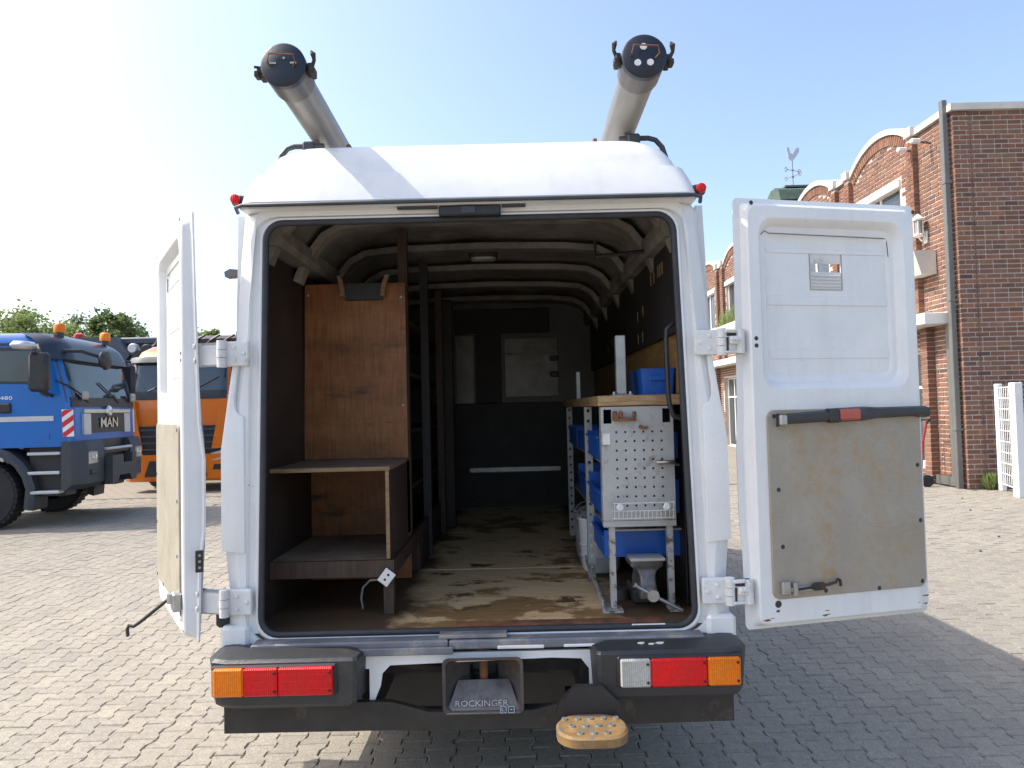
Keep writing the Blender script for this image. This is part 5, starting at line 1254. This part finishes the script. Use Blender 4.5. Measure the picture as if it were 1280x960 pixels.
# wire basket
t = thing('wire_basket', 'small white wire basket hung on the lower pegboard', 'basket', (.72, .18, 1.24), off=V)
mb = MB(); wr = .0022
for z, d in ((1.318, .0), (1.283, .004), (1.250, .010)): mb.tube([(.598, .195, z), (.600, .15 + d, z), (.868, .15 + d, z), (.870, .195, z)], wr, 5)
for k in range(15): x = .605 + k * .0186; mb.tube([(x, .15, 1.318 if k % 14 == 0 else 1.283), (x, .160, 1.248), (x, .195, 1.246)], wr * .8, 4)
obj('wire_frame', mb, 'dirtyw', t)
for x in (.628, .835): obj('wheel_disc', MB().lathe([(-.008, .012), (-.004, .017), (.0, .017)], (x, .15, 1.300), 'y', 14), 'dirtyw', t)
# vise
t = thing('bench_vise', 'worn grey bench vise with long handle bar under the pegboard', 'vise', (.74, .32, .834), off=V)
mb = MB(); ls = []
for z, hw_, y0, y1 in ((.885, .036, .20, .44), (.93, .037, .19, .44), (.965, .034, .20, .42), (.985, .036, .21, .40), (1.005, .046, .22, .40), (1.018, .064, .22, .40), (1.024, .072, .215, .40), (1.052, .074, .21, .40)): ls.append([(.752 + x, y, z) for x, y in rr(-hw_, hw_, y0, y1, .012, 3, 1)])
mb.loops(ls, True, True); obj('front_jaw', mb, mat('dull vise steel', (.17, .17, .17), .45, .5, .3, 9, .2, dirt=(.09, .075, .065), dlo=.5, dhi=.75, dscale=12), t, 35)
mb = MB(); mb.rbox(.674, .830, .19, .30, 1.053, 1.066, .003); obj('jaw_plate', mb, 'greyp', t)
mb = MB(); mb.lathe([(0, .026), (.03, .030), (.05, .030), (.06, .02)], (.760, .13, .915), 'y', 16); mb.lathe([(0, .018), (.22, .018)], (.76, .18, .915), 'y', 14); obj('screw_head', mb, 'steel', t, 50)
mb = MB(); mb.tube([(.690, .15, .955), (.76, .145, .915), (.885, .13, .850)], .008, 8); mb.tube([(.688, .15, .957), (.680, .15, .962)], .012, 8); obj('handle_bar', mb, 'steel', t)
mb = MB(); mb.rbox(.70, .81, .30, .52, .835, .90, .01); mb.lathe([(0, .04), (.05, .035)], (.655, .40, .835), 'z', 14); obj('base', mb, 'under', t)
# nested pails
for k, lab in enumerate(('front grey pail nested against the workbench upright', 'second grey pail nested behind the front pail', 'rear grey pail nested deepest beside the workbench')):
    cx, cy = .64, 1.02 + .16 * k; t = thing('pail', lab, 'pail', (cx, cy, .835), group='nested grey pails under the bench', off=V)
    mb = MB(); mb.lathe([(0, .095), (.02, .105), (.28, .120), (.282, .126), (.294, .126), (.296, .112), (.03, .098)], (cx, cy, .835), 'z', 24)
    for zz in (.08, .14): mb.lathe([(zz, .105 + zz * .055), (zz + .004, .112 + zz * .055), (zz + .008, .105 + zz * .055)], (cx, cy, .835), 'z', 24)
    obj('pail_body', mb, 'whitep' if k == 0 else 'greyp', t, 40)
    mb = MB(); mb.tube([(cx - .125 * math.cos(a), cy - .03 - .02 * math.sin(a), 1.10 + .09 * math.sin(a)) for a in [math.pi * q / 10 for q in range(11)]], .003, 5); obj('pail_handle', mb, 'steel', t)

# ================================================================ TUBES AND ROOF RAIL (van frame)
rl = thing('roof_rack', 'low black bar rack lying across the van roof under the tubes', 'roof rack', (0, .55, 2.9), off=V)
for y in (.38, 2.4):
    dz = -.018 * y + .038
    mb = MB(); mb.tube([(-.90, y, 2.86 + dz), (-.86, y, 2.925 + dz), (-.82, y, 2.945 + dz), (.82, y, 2.945 + dz), (.86, y, 2.925 + dz), (.90, y, 2.86 + dz)], .014, 8); rb = obj('crossbar', mb, 'gutter', rl, 60)
    for sg in (-1, 1):
        obj('bar_end', MB().tube([(sg * .70, y - .04, 2.985 + dz), (sg * .84, y - .04, 2.985 + dz), (sg * .875, y - .04, 2.975 + dz), (sg * .905, y - .04, 2.94 + dz), (sg * .93, y - .04, 2.86 + dz)], .013, 8), 'gutter', rb, 60)
        mb = MB(); mb.rbox(sg * .74, sg * .80, y - .06, y + .03, 2.925 + dz, 3.005 + dz, .008); obj('clamp_block', mb, 'gutter', rb)
        mb = MB(); mb.rbox(sg * .58, sg * .60, y - .02, y + .02, 2.945 + dz, 3.0 + dz, .004); mb.tube([(sg * .56, y, 2.97 + dz), (sg * .80, y, 2.97 + dz)], .008, 6); obj('tube_bracket', mb, 'rust', rb)
def pipe_tube(sg, label, cap_dots):
    cx, cz = sg * .715 + (.008 if sg > 0 else 0), 3.135
    t = thing('storage_tube', label, 'tube', (cx, -.2, cz), group='grey storage tubes on the van roof', off=V)
    t.rotation_euler = (R(-1.7), 0, R(-.3 * sg)); OFFS[t.name] = (0, 0, 0)
    r = .0855
    mb = MB(); mb.lathe([(.0, r * .94), (.13, r * .94), (.22, r * .90), (4.4, r * .90)], (0, 0, 0), 'y', 36); obj('pipe', mb, 'tube', t, 40)
    mb = MB(); mb.lathe([(.012, r * .95), (.012, r * 1.03), (.125, r * 1.03), (.135, r * .93)], (0, 0, 0), 'y', 36); obj('collar', mb, 'collar', t, 40)
    mb = MB(); mb.lathe([(-.022, .01), (-.022, r * .96), (-.016, r * 1.05), (.010, r * 1.05), (.011, r)], (0, 0, 0), 'y', 36); cp = obj('end_cap', mb, 'cap', t, 40)
    z0, x1 = .030, .055
    mb = MB(); mb.tube([(-x1, -.022, .0), (-x1 * .98, -.045, .0), (-x1 * .85, -.05, z0), (x1 * .9, -.05, z0 - .006), (x1, -.045, -.004), (x1 * .75, -.022, -.012)], .0032, 6); obj('wire_handle', mb, 'rust', cp)
    for x, z in cap_dots:
        mb = MB(); mb.lathe([(-.0245, .013), (-.022, .014)], (x, 0, z), 'y', 14); obj('cap_dot', mb, 'whitep', cp)
    if sg < 0:
        mb = MB(); mb.rbox(-.05, -.025, -.026, -.022, .0, .008, .001); mb.rbox(.03, .055, -.026, -.022, .0, .008, .001); mb.lathe([(-.0245, .005), (-.022, .006)], (.005, 0, .025), 'y', 8); obj('cap_clip', mb, 'steel', cp)
    for s2, z, big in ((-1, -.01 if sg < 0 else .01, sg > 0), (1, .0, True)):
        x = s2 * (r * 1.05)
        mb = MB(); mb.rbox(x, x + s2 * .022, .0, .075, z - .018, z + .018, .004); mb.rbox(x + s2 * .010, x + s2 * .03, -.01, .03, z - .03, z - .005, .004)
        if big:
            mb.tube([(x + s2 * .012, .02, z), (x + s2 * .028, .005, z + .028), (x + s2 * .026, -.004, z + .050), (x + s2 * .018, -.006, z + .062)], [.010, .008, .012, .003], 6)
        else: mb.tube([(x + s2 * .012, .02, z), (x + s2 * .02, .0, z + .012), (x + s2 * .03, -.004, z + .01)], .006, 6)
        obj('cap_latch', mb, 'under', t)
pipe_tube(-1, 'left grey roof tube with plain navy end cap and wire handle', [])
pipe_tube(1, 'right grey roof tube with three white dots on its navy cap', [(-.003, .037), (-.028, -.028), (.022, -.028)])
